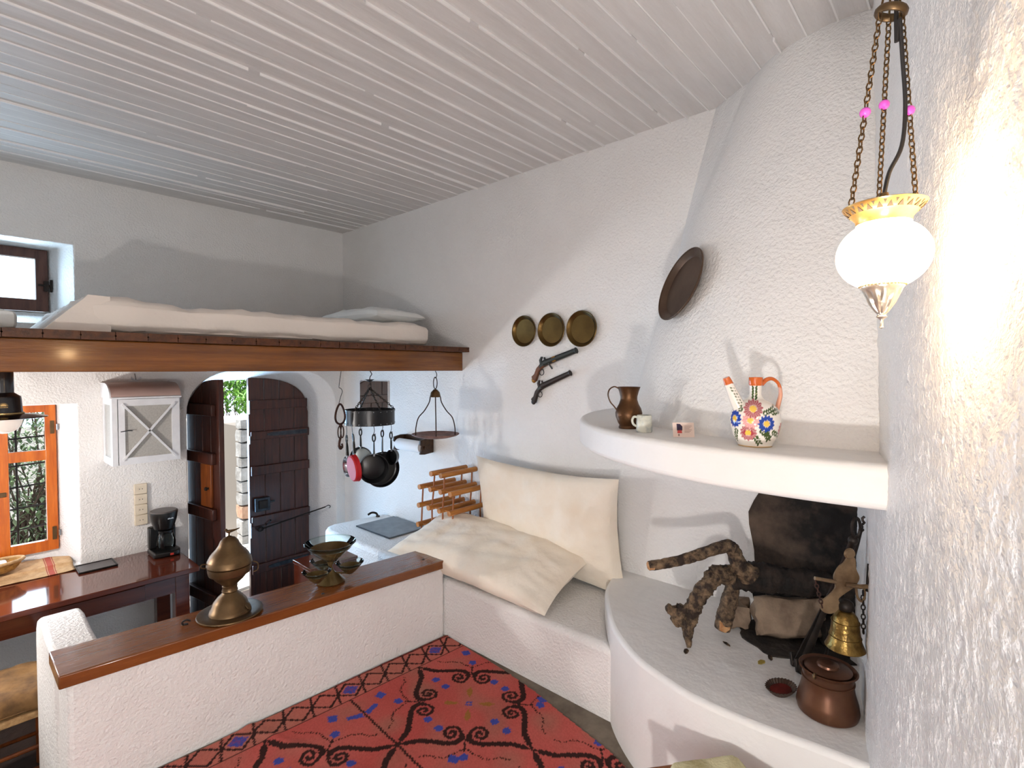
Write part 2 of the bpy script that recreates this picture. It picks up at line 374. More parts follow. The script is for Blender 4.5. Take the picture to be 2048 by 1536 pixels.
# ceiling: slab with one object for each painted formwork board and a proud seam between them
ce = obj('ceiling', box(NB(), -2.7, 3.1, -1.0, YF + 0.5, ZC + 0.006, ZC + 0.3), 'ceiling_paint', origin=False)
struct(ce, 'white painted board-marked ceiling')
bsrc = None; rnd = random.Random(3); y = -0.62
while y < YF:
    wd = rnd.choice((0.098, 0.104, 0.11, 0.10))
    bm = NB(); dz = rnd.uniform(-0.0035, 0.0035)
    box(bm, -2.3, XP + 0.03, y + 0.003, min(y + wd, YF + 0.02), ZC + dz, ZC + 0.03)
    h = rnd.choice((0.002, 0.004, 0.008, 0.013)); x0 = -2.3
    while x0 < XP:                                  # broken, uneven proud seam
        x1 = min(x0 + rnd.uniform(0.5, 1.6), XP + 0.02); hh = h * rnd.uniform(0.4, 1.2)
        n0 = len(bm.faces); box(bm, x0, x1, y - 0.002, y + 0.004, ZC - hh, ZC + 0.02); x0 = x1 + rnd.choice((0, 0, 0.05))
        bm.faces.ensure_lookup_table()
        for f in bm.faces[n0:]: f.material_index = 1
    bo = obj('board', bm, 'ceiling_paint', ce); bo.data.materials.append(MATS['seam_lit']); y += wd
# floors
struct(obj('floor', box(NB(), -2.6, 3.0, 2.2, YF + 0.6, -0.12, 0), 'floor_tile', origin=False), 'dark tiled floor of the lower kitchen level')
struct(obj('floor_raised', box(NB(), -2.6, 3.0, -1.2, 2.62, -0.05, ZU), 'floor_concrete', origin=False), 'grey concrete floor of the raised sitting level')
# parapet with its return, and the varnished cap board
pa = NB()
prism(pa, [(2.031, 2.382), (0.285, 2.462), (0.285, 2.70), (2.031, 2.624)], 0.0, [0.925, 0.962, 0.962, 0.925], plane='xy')
po = obj('wall_parapet', pa, 'plaster', origin=False, bevel=0.02, seg=3)
struct(po, 'low white plastered parapet with a short return wall')
st = NB(); ys = [2.66, 2.9, 3.1, 3.2, 3.26, 3.30, 3.315]; zs = [0.985, 0.985, 0.982, 0.97, 0.945, 0.90, 0.82]
prof = [(y, z) for y, z in zip(ys, zs)] + [(3.315, 0.0), (2.66, 0.0)]
prism(st, prof, [0.272] * 2 + [0.278] * 7, [0.425] * 2 + [0.432] * 7, plane='yz')
obj('return_wall', st, 'plaster', po, bevel=0.02, seg=3)
cp = sempty('trim_1'); cp['label'] = 'varnished wooden cap board on the parapet'
cb = NB(); prism(cb, [(2.115, 2.352), (0.262, 2.442), (0.262, 2.695), (2.12, 2.615)], [0.918, 0.958, 0.958, 0.918], [0.968, 1.008, 1.008, 0.968], plane='xy')
obj('cap_board', cb, 'cap_wood', cp, bevel=0.005)
def cap_z(x): return 0.968 + (2.115 - x) / (2.115 - 0.262) * 0.04
for x, y in ((0.70, 2.56), (1.27, 2.43), (1.93, 2.46)):
    obj('screw', lathe(NB(), [(0, 0.004), (0.006, 0.004), (0.009, 0.0), (0.009, -0.004)], 12, T(x, y, cap_z(x))), 'black_iron', cp)
k = NB(); tube(k, smooth_path([(0.69, 2.56, cap_z(0.7)), (0.685, 2.56, cap_z(0.7) + 0.014), (0.70, 2.555, cap_z(0.7) + 0.022), (0.715, 2.55, cap_z(0.7) + 0.014)], 4), 0.004, 6)
obj('hook', k, 'black_iron', cp)
# masonry bench that runs on as the kitchen counter
be = NB(); OL = [(2.032, 1.20), (2.032, 3.80), (2.05, 3.87), (2.09, 3.92), (2.15, 3.94), (XP, 3.90), (XP, 1.515), (2.545, 1.502), (2.333, 1.43), (2.146, 1.305)]
prism(be, OL, 0.0, 0.84, plane='xy')
tag(obj('masonry_bench', be, 'plaster', bevel=0.035, seg=4), 'white plastered masonry bench under the pillows, running on as a counter', 'bench')
# ------------------------------------------------------------------ fireplace: hearth, curved mantel shelf, conical hood, sooty fireback
CX0, CY0 = 2.625, 0.362
fp = thing('fireplace', 'white plastered corner fireplace with conical hood and curved mantel shelf', 'fireplace', (2.2, 0.75, ZU))
HP = [(2.75, 1.545), (2.545, 1.509), (2.333, 1.436), (2.146, 1.31), (1.988, 1.177), (1.862, 1.011), (1.805, 0.875), (1.765, 0.72), (1.762, 0.526), (1.785, 0.31), (1.80, 0.10)]
sp = smooth_path([(p[0], p[1], 0) for p in HP], 6)
he = NB(); prism(he, [(p.x, p.y) for p in sp] + [(2.75, 0.05)], 0.2, 0.9575, plane='xy')
obj('hearth', he, 'plaster_smooth', fp, world=True, bevel=0.03, seg=4)
sh = NB(); arc = [(CX0 - 1.187 * math.cos(math.radians(a)), CY0 + 1.187 * math.sin(math.radians(a))) for a in np.linspace(-15, 94, 60)]
arc = [(p[0], p[1]) for p in arc]
prism(sh, arc + [(CX0 + 0.1, CY0 + 1.18), (CX0 + 0.1, 0.2)], 1.79, 1.90, plane='xy')
obj('mantel_shelf', sh, 'plaster_smooth', fp, world=True, bevel=0.02, seg=4)
def hood_R(a, z):
    t = (z - 1.9) / (3.43 - 1.9)
    top = interp(a, [-20, 20, 49, 62, 74, 83, 91, 96], [0.342, 0.345, 0.392, 0.415, 0.452, 0.53, 0.64, 0.70])
    bot = 0.965
    R = bot + (top - bot) * t + 0.035 * math.sin(PI * t)
    return R
hd = NB(); AA = np.linspace(-18, 95, 70); ZZ = np.linspace(1.86, 3.47, 44); rings = []
for z in ZZ:
    rings.append([hd.verts.new((CX0 - hood_R(a, z) * math.cos(math.radians(a)), CY0 + hood_R(a, z) * math.sin(math.radians(a)), z)) for a in AA])
for A, B_ in zip(rings, rings[1:]):
    for i in range(len(A) - 1): hd.faces.new((A[i], A[i + 1], B_[i + 1], B_[i]))
for r_ in (rings[0], rings[-1]):
    c = hd.verts.new((CX0 + 0.15, CY0 - 0.1, r_[0].co.z))
    for i in range(len(r_) - 1): hd.faces.new((r_[i], r_[i + 1], c))
obj('hood', hd, 'plaster', fp, world=True)
rnd = random.Random(11); fb = []
for i in range(15): z = 0.95 + i * 0.06; fb.append((0.775 - 0.03 * max(0, (z - 1.3)) + rnd.uniform(-0.022, 0.022) + (0.03 if z < 1.45 and z > 1.3 else 0), z))
f2 = NB(); prism(f2, fb + [(0.33, 1.79), (0.33, 0.95)], XP - 0.012, XP + 0.05, plane='yz')
obj('fireback', f2, 'soot', fp, world=True, sharp=30)
# ------------------------------------------------------------------ loft platform
lo = thing('sleeping_loft', 'wooden sleeping loft platform with a varnished front beam', 'loft', (0.2, 2.86, 2.11))
obj('front_beam', box(NB(), -2.2, 2.623, 2.86, 2.96, 2.11, 2.247), 'beam_wood', lo, world=True, bevel=0.004)
x = -2.2; rnd = random.Random(5); psrc = None; k = 0
while x < 2.60:
    x1 = min(x + 0.118, 2.623); bm = NB()
    prism(bm, [(x + 0.001, 2.248), (x + 0.001, 2.262), (x + 0.005, 2.266), (x + 0.001, 2.270), (x + 0.001, 2.283), (x1 - 0.001, 2.283), (x1 - 0.001, 2.270), (x1 - 0.004, 2.266), (x1 - 0.001, 2.262), (x1 - 0.001, 2.248)],
          2.785 + rnd.uniform(-0.002, 0.002), YF - 0.004)
    obj('floor_plank', bm, 'plank_wood', lo, world=True); x = x1
for xx in (-1.6, -0.7, 0.9, 1.9):
    obj('joist', box(NB(), xx, xx + 0.07, 2.96, YF - 0.005, 2.125, 2.247), 'beam_wood', lo, world=True)
def cloth_box(x0, x1, y0, y1, z0, z1, n=(60, 40, 8), amp=0.01, rad=0.05, seed=0, sag=0.0, freq=7):
    """rounded soft box with wrinkles"""
    bm = NB(); bmesh.ops.create_cube(bm, size=2.0)
    bmesh.ops.subdivide_edges(bm, edges=bm.edges[:], cuts=30, use_grid_fill=True)
    hx, hy, hz = (x1 - x0) / 2, (y1 - y0) / 2, (z1 - z0) / 2; c = Vector(((x0 + x1) / 2, (y0 + y1) / 2, (z0 + z1) / 2))
    for v in bm.verts:
        p = Vector((v.co.x * hx, v.co.y * hy, v.co.z * hz))
        q = Vector((max(-hx + rad, min(hx - rad, p.x)), max(-hy + rad, min(hy - rad, p.y)), max(-hz + min(rad, hz), min(hz - min(rad, hz), p.z))))
        d = p - q
        if d.length > 1e-6: p = q + d.normalized() * min(rad, d.length)
        nrm = (p - q).normalized() if (p - q).length > 1e-6 else Vector((0, 0, 1))
        wv = noise.noise(Vector((p.x * freq + seed, p.y * freq * 0.6, p.z * freq * 0.4))) + 0.5 * noise.noise(Vector((p.x * freq * 2.7 + p.z * 9 + seed, p.y * freq * 2, p.z * 5)))
        if v.co.z > -0.99: p += nrm * wv * amp
        if v.co.z > 0.5: p.z -= sag * (0.5 + 0.5 * noise.noise(Vector((p.x * 1.6 + seed, p.y * 1.6, 0))))
        v.co = c + p
    return bm
mt = thing('mattress', 'thick mattress in a wrinkled cream sheet on the loft', 'mattress', (1.4, 3.6, 2.283))
obj('sheet_cover', cloth_box(0.40, 2.36, 2.90, 4.25, 2.283, 2.452, amp=0.022, rad=0.06, seed=3, sag=0.03, freq=8), 'sheet', mt, world=True)
# loose end of the sheet that hangs over the mattress end in folds
fo = NB(); nx, nz = 60, 12; vs = []
for i in range(nx):
    row = []
    yy = 2.91 + (4.2 - 2.91) * i / (nx - 1)
    for j in range(nz):
        t = j / (nz - 1); wv = 0.014 * math.sin(yy * 60) * (0.3 + t) + 0.008 * math.sin(yy * 113 + 1)
        row.append(fo.verts.new((0.46 - 0.015 - 0.135 * t ** 1.2 + wv, yy - 0.01 * t, 2.45 - 0.162 * t + 0.01 * math.sin(t * 3))))
    row += [fo.verts.new((0.52, yy - 0.005, 2.285)), fo.verts.new((0.52, yy, 2.448))]
    vs.append(row)
fo.faces.new(vs[0]); fo.faces.new(vs[-1][::-1]); nz += 2
for i in range(nx - 1):
    for j in range(nz - 1): fo.faces.new((vs[i][j], vs[i + 1][j], vs[i + 1][j + 1], vs[i][j + 1]))
so = obj('sheet_fold', fo, 'sheet', mt, world=True, sharp=80)
tag(obj('low_mattress', cloth_box(-1.7, 0.22, 2.98, 4.3, 2.283, 2.375, amp=0.006, rad=0.035, seed=9), 'sheet_white'), 'thin low mattress with a white sheet below the loft window', 'mattress')
def pillow(name, label, hx, hy, th, m, M, seed=0, amp=0.012, pinch=0.10, grp=None, bend=0.0):
    bm = NB(); n = 44; top = []; bot = []
    for s, store in ((1, top), (-1, bot)):
        for i in range(n + 1):
            row = []
            for j in range(n + 1):
                u = -1 + 2 * i / n; v = -1 + 2 * j / n
                e = (1 - abs(u) ** 2.6) * (1 - abs(v) ** 2.6); e = max(e, 0)
                x = u * hx * (1 - pinch * (1 - v * v) * u * u * 0.6); y = v * hy * (1 - pinch * (1 - u * u) * v * v)
                wr = amp * (noise.noise(Vector((u * 3.1 + seed, v * 3.3, s))) * 0.9 + 0.5 * noise.noise(Vector((u * 9 + seed, v * 4, s + 5))))
                crease = -0.010 * math.exp(-((abs(u) - 0.8) ** 2) / 0.01) * abs(math.sin(v * 14 + u * 5 + seed)) * (1 - abs(v))
                z = s * (th * e ** 0.42 + (wr + crease) * e ** 0.3)
                z += bend * u * abs(u)
                row.append((x, y, z))
            store.append(row)
    V = {}
    def vert(s, i, j):
        if i in (0, n) or j in (0, n): key = (0, i, j)
        else: key = (s, i, j)
        if key not in V: V[key] = bm.verts.new((top if s > 0 else bot)[i][j])
        return V[key]
    for s in (1, -1):
        for i in range(n):
            for j in range(n):
                f = [vert(s, i, j), vert(s, i + 1, j), vert(s, i + 1, j + 1), vert(s, i, j + 1)]
                bm.faces.new(f if s > 0 else f[::-1])
    bmesh.ops.transform(bm, matrix=M, verts=bm.verts[:])
    return tag(obj(name, bm, m), label, 'pillow', grp)
pillow('bed_pillow', 'flat white pillow lying on the loft mattress', 0.24, 0.32, 0.065, 'sheet_white', T(2.22, 3.42, 2.512) @ RZ(8), 4)
# ------------------------------------------------------------------ doors
def leaf_top(xl, side):
    # arch height at absolute x of the closed leaf
    cx, hw, zs, zt, p = 1.872, 0.515, 1.70, 2.03, 2.5
    u = min(1, abs(xl - cx) / hw); return zs + (zt - zs) * max(0.0, 1 - u ** p) ** (1 / p) + 0.012
def door_leaf(name, hinge, rz, label):
    """local frame: x from the meeting edge (0) towards the hinge (0.53), inner face looks along -y"""
    d = sempty(name, hinge, rz); d['label'] = label
    wdt = 0.556; n = 4; bw = wdt / n
    for k in range(n):
        x0, x1 = k * bw + 0.002, (k + 1) * bw - 0.002
        pts = [(x0, 0.01)] + [(x0, 0), (x1, 0)][1:]
        topx = np.linspace(x1, x0, 7)
        outl = [(x0, 0.012), (x1, 0.012)] + [(t, leaf_top(1.85 + t * 0.98, 1)) for t in topx]
        obj('plank', prism(NB(), outl, 0.0, 0.04), 'door_wood', d, bevel=0.003)
    for z in (0.30, 0.74, 1.20, 1.52, 1.80):
        x1 = wdt - 0.004 if z < 1.75 else wdt - 0.02
        h = 0.085 if z != 1.52 else 0.075
        obj('batten', box(NB(), 0.012, x1, -0.028, 0.0, z - h / 2, z + h / 2), 'door_wood', d, bevel=0.005)
    return d
dr = door_leaf('door_1', (1.842, 4.845, 0), 0, 'dark brown plank door leaf, closed, with iron lock and bolts')
for z, x0 in ((1.525, 0.15), (0.30, 0.15)):
    obj('strap_hinge', prism(NB(), [(x0, z - 0.008), (x0 + 0.04, z - 0.016), (0.53, z - 0.020), (0.53, z + 0.020), (x0 + 0.04, z + 0.016), (x0, z + 0.008)], -0.034, -0.028), 'grey_iron', dr)
lk = obj('lock_plate', box(NB(), 0.035, 0.165, -0.045, 0.0, 0.83, 0.95), 'grey_iron', dr, bevel=0.004)
obj('latch', box(NB(), 0.06, 0.14, -0.06, -0.045, 0.855, 0.93), 'black_iron', lk, bevel=0.004)
bt = NB(); tube(bt, [(0.165, -0.03, 0.90), (0.21, -0.03, 0.905)], 0.008, 8); obj('bolt', bt, 'grey_iron', lk)
for z0, z1 in ((1.72, 1.84), (1.45, 1.52), (0.60, 0.73)):
    obj('edge_strip', box(NB(), -0.004, 0.004, -0.031, 0.0, z0, z1), 'white_mark', dr)
stp = obj('staple', tube(NB(), [(0.13, -0.028, 0.70), (0.13, -0.05, 0.70), (0.17, -0.05, 0.73), (0.17, -0.028, 0.73)], 0.005, 6), 'grey_iron', dr)
ho = thing('door_hook', 'long iron hook holding the brown door to the white reveal', 'hook', (1.95, 4.81, 0.66))
hk = NB(); tube(hk, smooth_path([(1.925, 4.81, 0.665), (2.15, 4.74, 0.72), (2.45, 4.62, 0.80)], 5), 0.006, 8); obj('rod', hk, 'black_iron', ho, world=True)
hk = NB(); tube(hk, [(1.925 + 0.022 * math.cos(t), 4.815, 0.665 + 0.018 * math.sin(t)) for t in np.linspace(0, 2 * PI, 12, endpoint=False)], 0.007, 6, True); obj('eye', hk, 'black_iron', ho, world=True)
hk = NB(); tube(hk, smooth_path([(2.45, 4.62, 0.80), (2.475, 4.61, 0.812), (2.49, 4.60, 0.80), (2.478, 4.60, 0.786)], 4), 0.004, 6); obj('hook_end', hk, 'grey_iron', ho, world=True)
dl = sempty('door_2', (1.437, 4.35, 0), 98.5); dl['label'] = 'dark brown plank door leaf standing open beside the table'
wdt = 0.52; bw = wdt / 4
for k in range(4):
    x0, x1 = k * bw + 0.002, (k + 1) * bw - 0.002
    outl = [(x0, 0.012), (x1, 0.012)] + [(t, leaf_top(1.89 - (0 - t) * 0.95, 1) if True else 0) for t in np.linspace(x1, x0, 7)]
    obj('plank', prism(NB(), outl, -0.04, 0.0), 'door_wood', dl, bevel=0.003)
for z in (0.30, 0.98, 1.42, 1.80):
    obj('batten', box(NB(), 0.05, wdt - 0.03, 0.0, 0.035, z - 0.045, z + 0.045), 'door_wood', dl, bevel=0.005)
obj('brace_board', box(NB(), 0.10, 0.26, 0.0, 0.02, 1.03, 1.37), 'chair_wood', dl, bevel=0.004)
obj('door_knob', lathe(NB(), [(0, 0.03), (0.014, 0.026), (0.016, 0.015), (0.007, 0.008), (0.01, 0)], 12, T(0.14, 0.02, 1.18) @ RX(-90)), 'black_iron', dl)
# ------------------------------------------------------------------ windows
def sash(parent, x0, x1, z0, z1, y, rails, sw, m, depth=0.04):
    for a, b_ in ((x0, x0 + sw), (x1 - sw, x1)): obj('stile', box(NB(), a, b_, y, y + depth, z0, z1), m, parent, world=True, bevel=0.003)
    zz = [z0] + rails + [z1]
    for i, z in enumerate(zz):
        a, b_ = (z, z + sw * 1.25) if i == 0 else ((z - sw, z) if i == len(zz) - 1 else (z - sw * 0.6, z + sw * 0.6))
        obj('rail', box(NB(), x0 + sw, x1 - sw, y + 0.001, y + depth - 0.001, a, b_), m, parent, world=True)
    for i in range(len(zz) - 1):
        obj('pane', box(NB(), x0 + sw * 0.8, x1 - sw * 0.8, y + depth * 0.45, y + depth * 0.6, zz[i] + sw * 0.5, zz[i + 1] - sw * 0.5), 'pane_glass', parent, world=True)
w2 = sempty('window_2', (0.05, 4.78, 0.85)); w2['label'] = 'orange pine kitchen window with iron grille'
for a, b_ in ((0.232, 0.532), (-0.068, 0.232), (-0.368, -0.068)): sash(w2, a, b_, 0.862, 1.885, 4.765, [1.53], 0.058, 'window_wood')
for z in (1.72, 0.98):
    obj('hinge', box(NB(), 0.50, 0.522, 4.757, 4.765, z - 0.045, z + 0.045), 'brass_old', w2, world=True)
    obj('hinge_pin', tube(NB(), [(0.538, 4.75, z - 0.02), (0.538, 4.75, z + 0.02)], 0.007, 8), 'pan_steel', w2, world=True)
obj('latch', box(NB(), 0.215, 0.275, 4.752, 4.765, 1.275, 1.305), 'brass_old', w2, world=True, bevel=0.003)
for z in (0.98, 1.13, 1.28, 1.43, 1.62, 1.76): obj('grille_bar', tube(NB(), [(-0.42, 4.95, z - 0.03), (0.53, 4.95, z + 0.03)], 0.006, 6), 'black_iron', w2, world=True)
for x in (-0.2, 0.0, 0.2, 0.34): obj('grille_bar', tube(NB(), [(x, 4.945, 0.86), (x, 4.945, 1.885)], 0.006, 6), 'black_iron', w2, world=True)
w1 = sempty('window_1', (0.18, 4.83, 2.52)); w1['label'] = 'small brown framed loft window in a deep white reveal'
sash(w1, -0.155, 0.513, 2.522, 2.943, 4.80, [], 0.062, 'frame_wood', 0.05)
lt = NB(); box(lt, 0.49, 0.515, 4.775, 4.80, 2.66, 2.73); tube(lt, [(0.46, 4.785, 2.70), (0.53, 4.78, 2.70)], 0.006, 6); tube(lt, [(0.525, 4.775, 2.655), (0.528, 4.775, 2.74)], 0.007, 6)
obj('latch', lt, 'black_iron', w1, world=True)
for n_, (ya, yb, za, zb) in (('added_window_3', (-0.2, 0.4, 1.53, 2.37)), ('added_window_4', (1.2, 1.8, 1.53, 2.37))):  # windows added to the unseen left wall to let light in
    w3 = sempty(n_, (-2.4, (ya + yb) / 2, za)); w3['label'] = 'added, unseen wooden window of the left wall'
    for a, b_ in ((ya, ya + 0.05), (yb - 0.05, yb)): obj('stile', box(NB(), -2.45, -2.40, a, b_, za, zb), 'window_wood', w3, world=True)
    for a, b_ in ((za, za + 0.05), (zb - 0.05, zb)): obj('rail', box(NB(), -2.45, -2.40, ya + 0.05, yb - 0.05, a, b_), 'window_wood', w3, world=True)
    obj('pane', box(NB(), -2.43, -2.425, ya + 0.04, yb - 0.04, za + 0.04, zb - 0.04), 'pane_glass', w3, world=True)
# ------------------------------------------------------------------ hanging lantern by the near wall
LX, LY = 0.714, 0.080
ln = thing('hanging_lantern', 'glowing white glass globe lantern hanging on three brass chains', 'lantern', (LX, LY, 2.166))
gl = NB(); prof = [(0.026, 0.119)] + [(0.0455 * math.sin(t) * 1.0, 0.0830 + 0.0395 * math.cos(t)) for t in np.linspace(0.62, 2.55, 18)] + [(0.022, 0.052)]
lathe(gl, prof, 40); obj('glass_globe', gl, 'globe_glass', ln)
pt = NB(); lathe(pt, [(0.026, 0.117), (0.027, 0.123), (0.033, 0.130), (0.039, 0.136), (0.040, 0.138), (0.038, 0.139), (0.030, 0.137), (0.012, 0.140), (0.0, 0.141)], 40); top = obj('top_plate', pt, 'lamp_brass', ln)
tr = NB()
def pl_pt(s_, a, off): return ((0.027 + 0.013 * s_ + 0.755 * off) * math.cos(a), (0.027 + 0.013 * s_ + 0.755 * off) * math.sin(a), 0.123 + 0.015 * s_ - 0.655 * off)
for i in range(22):
    a = 2 * PI * i / 22
    for (s0, s1, d) in ((0.42, 0.78, 0.085), (0.86, 0.62, 0.04)):
        aa_ = a + (0 if s0 < s1 else PI / 22)
        A = [tr.verts.new(pl_pt(s_, q, 0.0007)) for s_, q in ((s0, aa_ - d), (s0, aa_ + d), (s1, aa_))]; B_ = [tr.verts.new(pl_pt(s_, q, -0.0004)) for s_, q in ((s0, aa_ - d), (s0, aa_ + d), (s1, aa_))]
        tr.faces.new(A); tr.faces.new(B_[::-1])
        for k in range(3): tr.faces.new((A[k], B_[k], B_[(k + 1) % 3], A[(k + 1) % 3]))
obj('cut_out', tr, 'dark_hole', top)
cpn = NB(); lathe(cpn, [(0.0, 0.152), (0.004, 0.152), (0.005, 0.148), (0.009, 0.146), (0.009, 0.140), (0.0, 0.140)], 20); obj('cap_nut', cpn, 'chain_brass', ln)
fn = NB(); n = 40; prof = [(0.0205, 0.053), (0.0212, 0.051), (0.0212, 0.047), (0.0195, 0.045), (0.0175, 0.040), (0.0125, 0.028), (0.0065, 0.019), (0.0042, 0.0165), (0.0042, 0.015), (0.0055, 0.0135), (0.0035, 0.012), (0.0016, 0.010), (0.0016, 0.003), (0.0026, 0.0015), (0.0, 0.0)]
rg = []
for (r, z) in prof:
    fl = 1.0 if z > 0.044 or z < 0.018 else 0.0
    rg.append([fn.verts.new(((r * (1 - (1 - fl) * 0.22 * (i % 4 == 0))) * math.cos(2 * PI * i / n), (r * (1 - (1 - fl) * 0.22 * (i % 4 == 0))) * math.sin(2 * PI * i / n), z)) if r > 0 else None for i in range(n)])
tip = fn.verts.new((0, 0, 0))
for A, B_ in zip(rg, rg[1:]):
    for i in range(n):
        j = (i + 1) % n
        if B_[0] is None: fn.faces.new((A[i], A[j], tip))
        else: fn.faces.new((A[i], A[j], B_[j], B_[i]))
bot = obj('finial', fn, 'lamp_silver', ln, sharp=60)
bd = NB()
for i in range(36): ball(bd, (0.0217 * math.cos(2 * PI * i / 36), 0.0217 * math.sin(2 * PI * i / 36), 0.049), 0.0014, sub=1)
obj('beaded_rim', bd, 'lamp_brass', bot)
rgx, rgy, rgz = 0.010, -0.002, 0.356
rb = NB(); tube(rb, [(rgx + 0.013 * math.cos(t), rgy + 0.013 * math.sin(t), rgz + 0.004 * math.sin(t)) for t in np.linspace(0, 2 * PI, 16, endpoint=False)], 0.0032, 8, True, flat=(1, 1.4)); obj('hanger_ring', rb, 'brass_old', ln)
for ang, bead in ((131, 0.243), (15, 0.262), (-48, 0.245)):
    a = math.radians(ang); P0 = (0.0365 * math.cos(a), 0.0365 * math.sin(a), 0.139); P1 = (rgx + 0.012 * math.cos(a), rgy + 0.012 * math.sin(a), rgz)
    chain(ln, P0, P1, 0.0098, 0.00085, 'chain_brass')
    t = (bead - P0[2]) / (P1[2] - P0[2]); q = [P0[i] + (P1[i] - P0[i]) * t for i in range(3)]
    obj('bead', ball(NB(), q, 0.0056, sub=3), 'pink_bead', ln)
    tube_ = NB(); tube(tube_, [P1, (rgx * 1.2, rgy, 0.42), (rgx * 1.2, rgy, ZC - 2.166)], 0.0012, 6); obj('suspension_wire', tube_, 'chain_brass', ln)
ca = NB(); tube(ca, smooth_path([(0, 0, 0.15), (0.003, -0.004, 0.175), (0.012, -0.014, 0.205), (0.016, -0.016, 0.25), (0.012, -0.013, 0.30), (0.010, -0.010, 0.345), (0.012, -0.006, 0.40), (0.013, -0.004, ZC - 2.166)], 6), 0.0022, 8); obj('cable', ca, 'cable_black', ln)
# assumed, unseen wall lamp further along the near wall, out of the frame
wlx = -0.5
wl_ = thing('assumed_wall_lamp', 'assumed small white globe wall lamp on the near wall, unseen', 'lamp', (wlx, near_y(wlx), 1.26))
obj('back_plate', lathe(NB(), [(0, 0.012), (0.035, 0.010), (0.04, 0)], 24, T(0, 0.001, 0.0) @ RX(-90)), 'brass_old', wl_)
obj('bracket_arm', tube(NB(), [(0, 0.01, 0), (0, 0.085, -0.01), (0, 0.085, 0.0)], 0.006, 8), 'brass_old', wl_)
obj('globe', ball(NB(), (0, 0.085, 0.045), 0.045, sub=3), mat('assumed_wall_lamp_glass', (1, 1, 1, 1), 0.4, emit=((1.0, 0.94, 0.90, 1), 1050.0)), wl_)
# ------------------------------------------------------------------ black pendant lamp under the loft
pe = thing('pendant_lamp', 'black enamel pendant lamp with a gold sun emblem and bare bulb', 'lamp', (0.187, 3.25, 1.831))
lathe_p = [(0.0, 0.345), (0.012, 0.345), (0.030, 0.29), (0.035, 0.28), (0.036, 0.275), (0.036, 0.185), (0.052, 0.172), (0.058, 0.168), (0.060, 0.160), (0.064, 0.096), (0.066, 0.090), (0.110, 0.084), (0.148, 0.074), (0.150, 0.071), (0.146, 0.070), (0.10, 0.078), (0.062, 0.084), (0.03, 0.090), (0.0, 0.090)]
shd = obj('shade', lathe(NB(), lathe_p, 48), 'enamel_black', pe)
bp = [(0.0, 0.0)] + [(0.062 * math.sin(t), 0.062 - 0.062 * math.cos(t)) for t in np.linspace(0.15, 1.75, 12)] + [(0.050, 0.088)]
obj('bulb', lathe(NB(), bp, 32), 'bulb_glass', pe)
obj('brass_collar', lathe(NB(), [(0.064, 0.089), (0.070, 0.0905), (0.070, 0.094), (0.064, 0.096)], 32), 'lamp_brass', pe)
sg = NB(); cam_a = math.degrees(math.atan2(-3.25, -0.205)); R0 = 0.0632
def on_shade(u, v, r=R0): return (r * math.cos(math.radians(cam_a) + u / r), r * math.sin(math.radians(cam_a) + u / r), v)
def patch(bm, pts, r=R0):
    vs = [bm.verts.new(on_shade(u, v, r)) for u, v in pts]; ws = [bm.verts.new(on_shade(u, v, r - 0.004)) for u, v in pts]
    bm.faces.new(vs); n_ = len(vs)
    for i in range(n_): bm.faces.new((vs[i], ws[i], ws[(i + 1) % n_], vs[(i + 1) % n_]))
patch(sg, [(0.010 * math.cos(t), 0.126 + 0.010 * math.sin(t)) for t in np.linspace(0, PI, 12)])
for a in np.linspace(5, 175, 13):
    c, s_ = math.cos(math.radians(a)), math.sin(math.radians(a))
    patch(sg, [(0.011 * c - 0.0008 * s_, 0.126 + 0.011 * s_ + 0.0008 * c), (0.017 * c, 0.126 + 0.017 * s_), (0.011 * c + 0.0008 * s_, 0.126 + 0.011 * s_ - 0.0008 * c)])
for u in (-0.014, -0.009, -0.004, 0.001, 0.006, 0.011): patch(sg, [(u, 0.119), (u + 0.0032, 0.119), (u + 0.0032, 0.1225), (u, 0.1225)])
obj('sun_emblem', sg, 'emblem_gold', shd)
obj('cord', tube(NB(), [(0, 0, 0.30), (0, 0, 2.247 - 1.831)], 0.004, 8), 'cable_black', pe)
# assumed, unseen second lamp of the kitchen, a bare globe low over the table, left of the frame
gp = thing('assumed_globe_pendant', 'assumed bare white globe lamp hanging low under the loft, unseen', 'lamp', (-0.38, 3.62, 1.53))
obj('globe', ball(NB(), (0, 0, 0.045), 0.04, sub=3), mat('assumed_globe_lamp_glass', (1, 1, 1, 1), 0.4, emit=((1.0, 0.94, 0.89, 1), 950.0)), gp)
obj('socket', lathe(NB(), [(0.0, 0.135), (0.016, 0.13), (0.02, 0.10), (0.02, 0.092), (0, 0.092)], 20), 'enamel_black', gp)
obj('cord', tube(NB(), [(0, 0, 0.13), (0, 0, 2.247 - 1.53)], 0.003, 8), 'cable_black', gp)
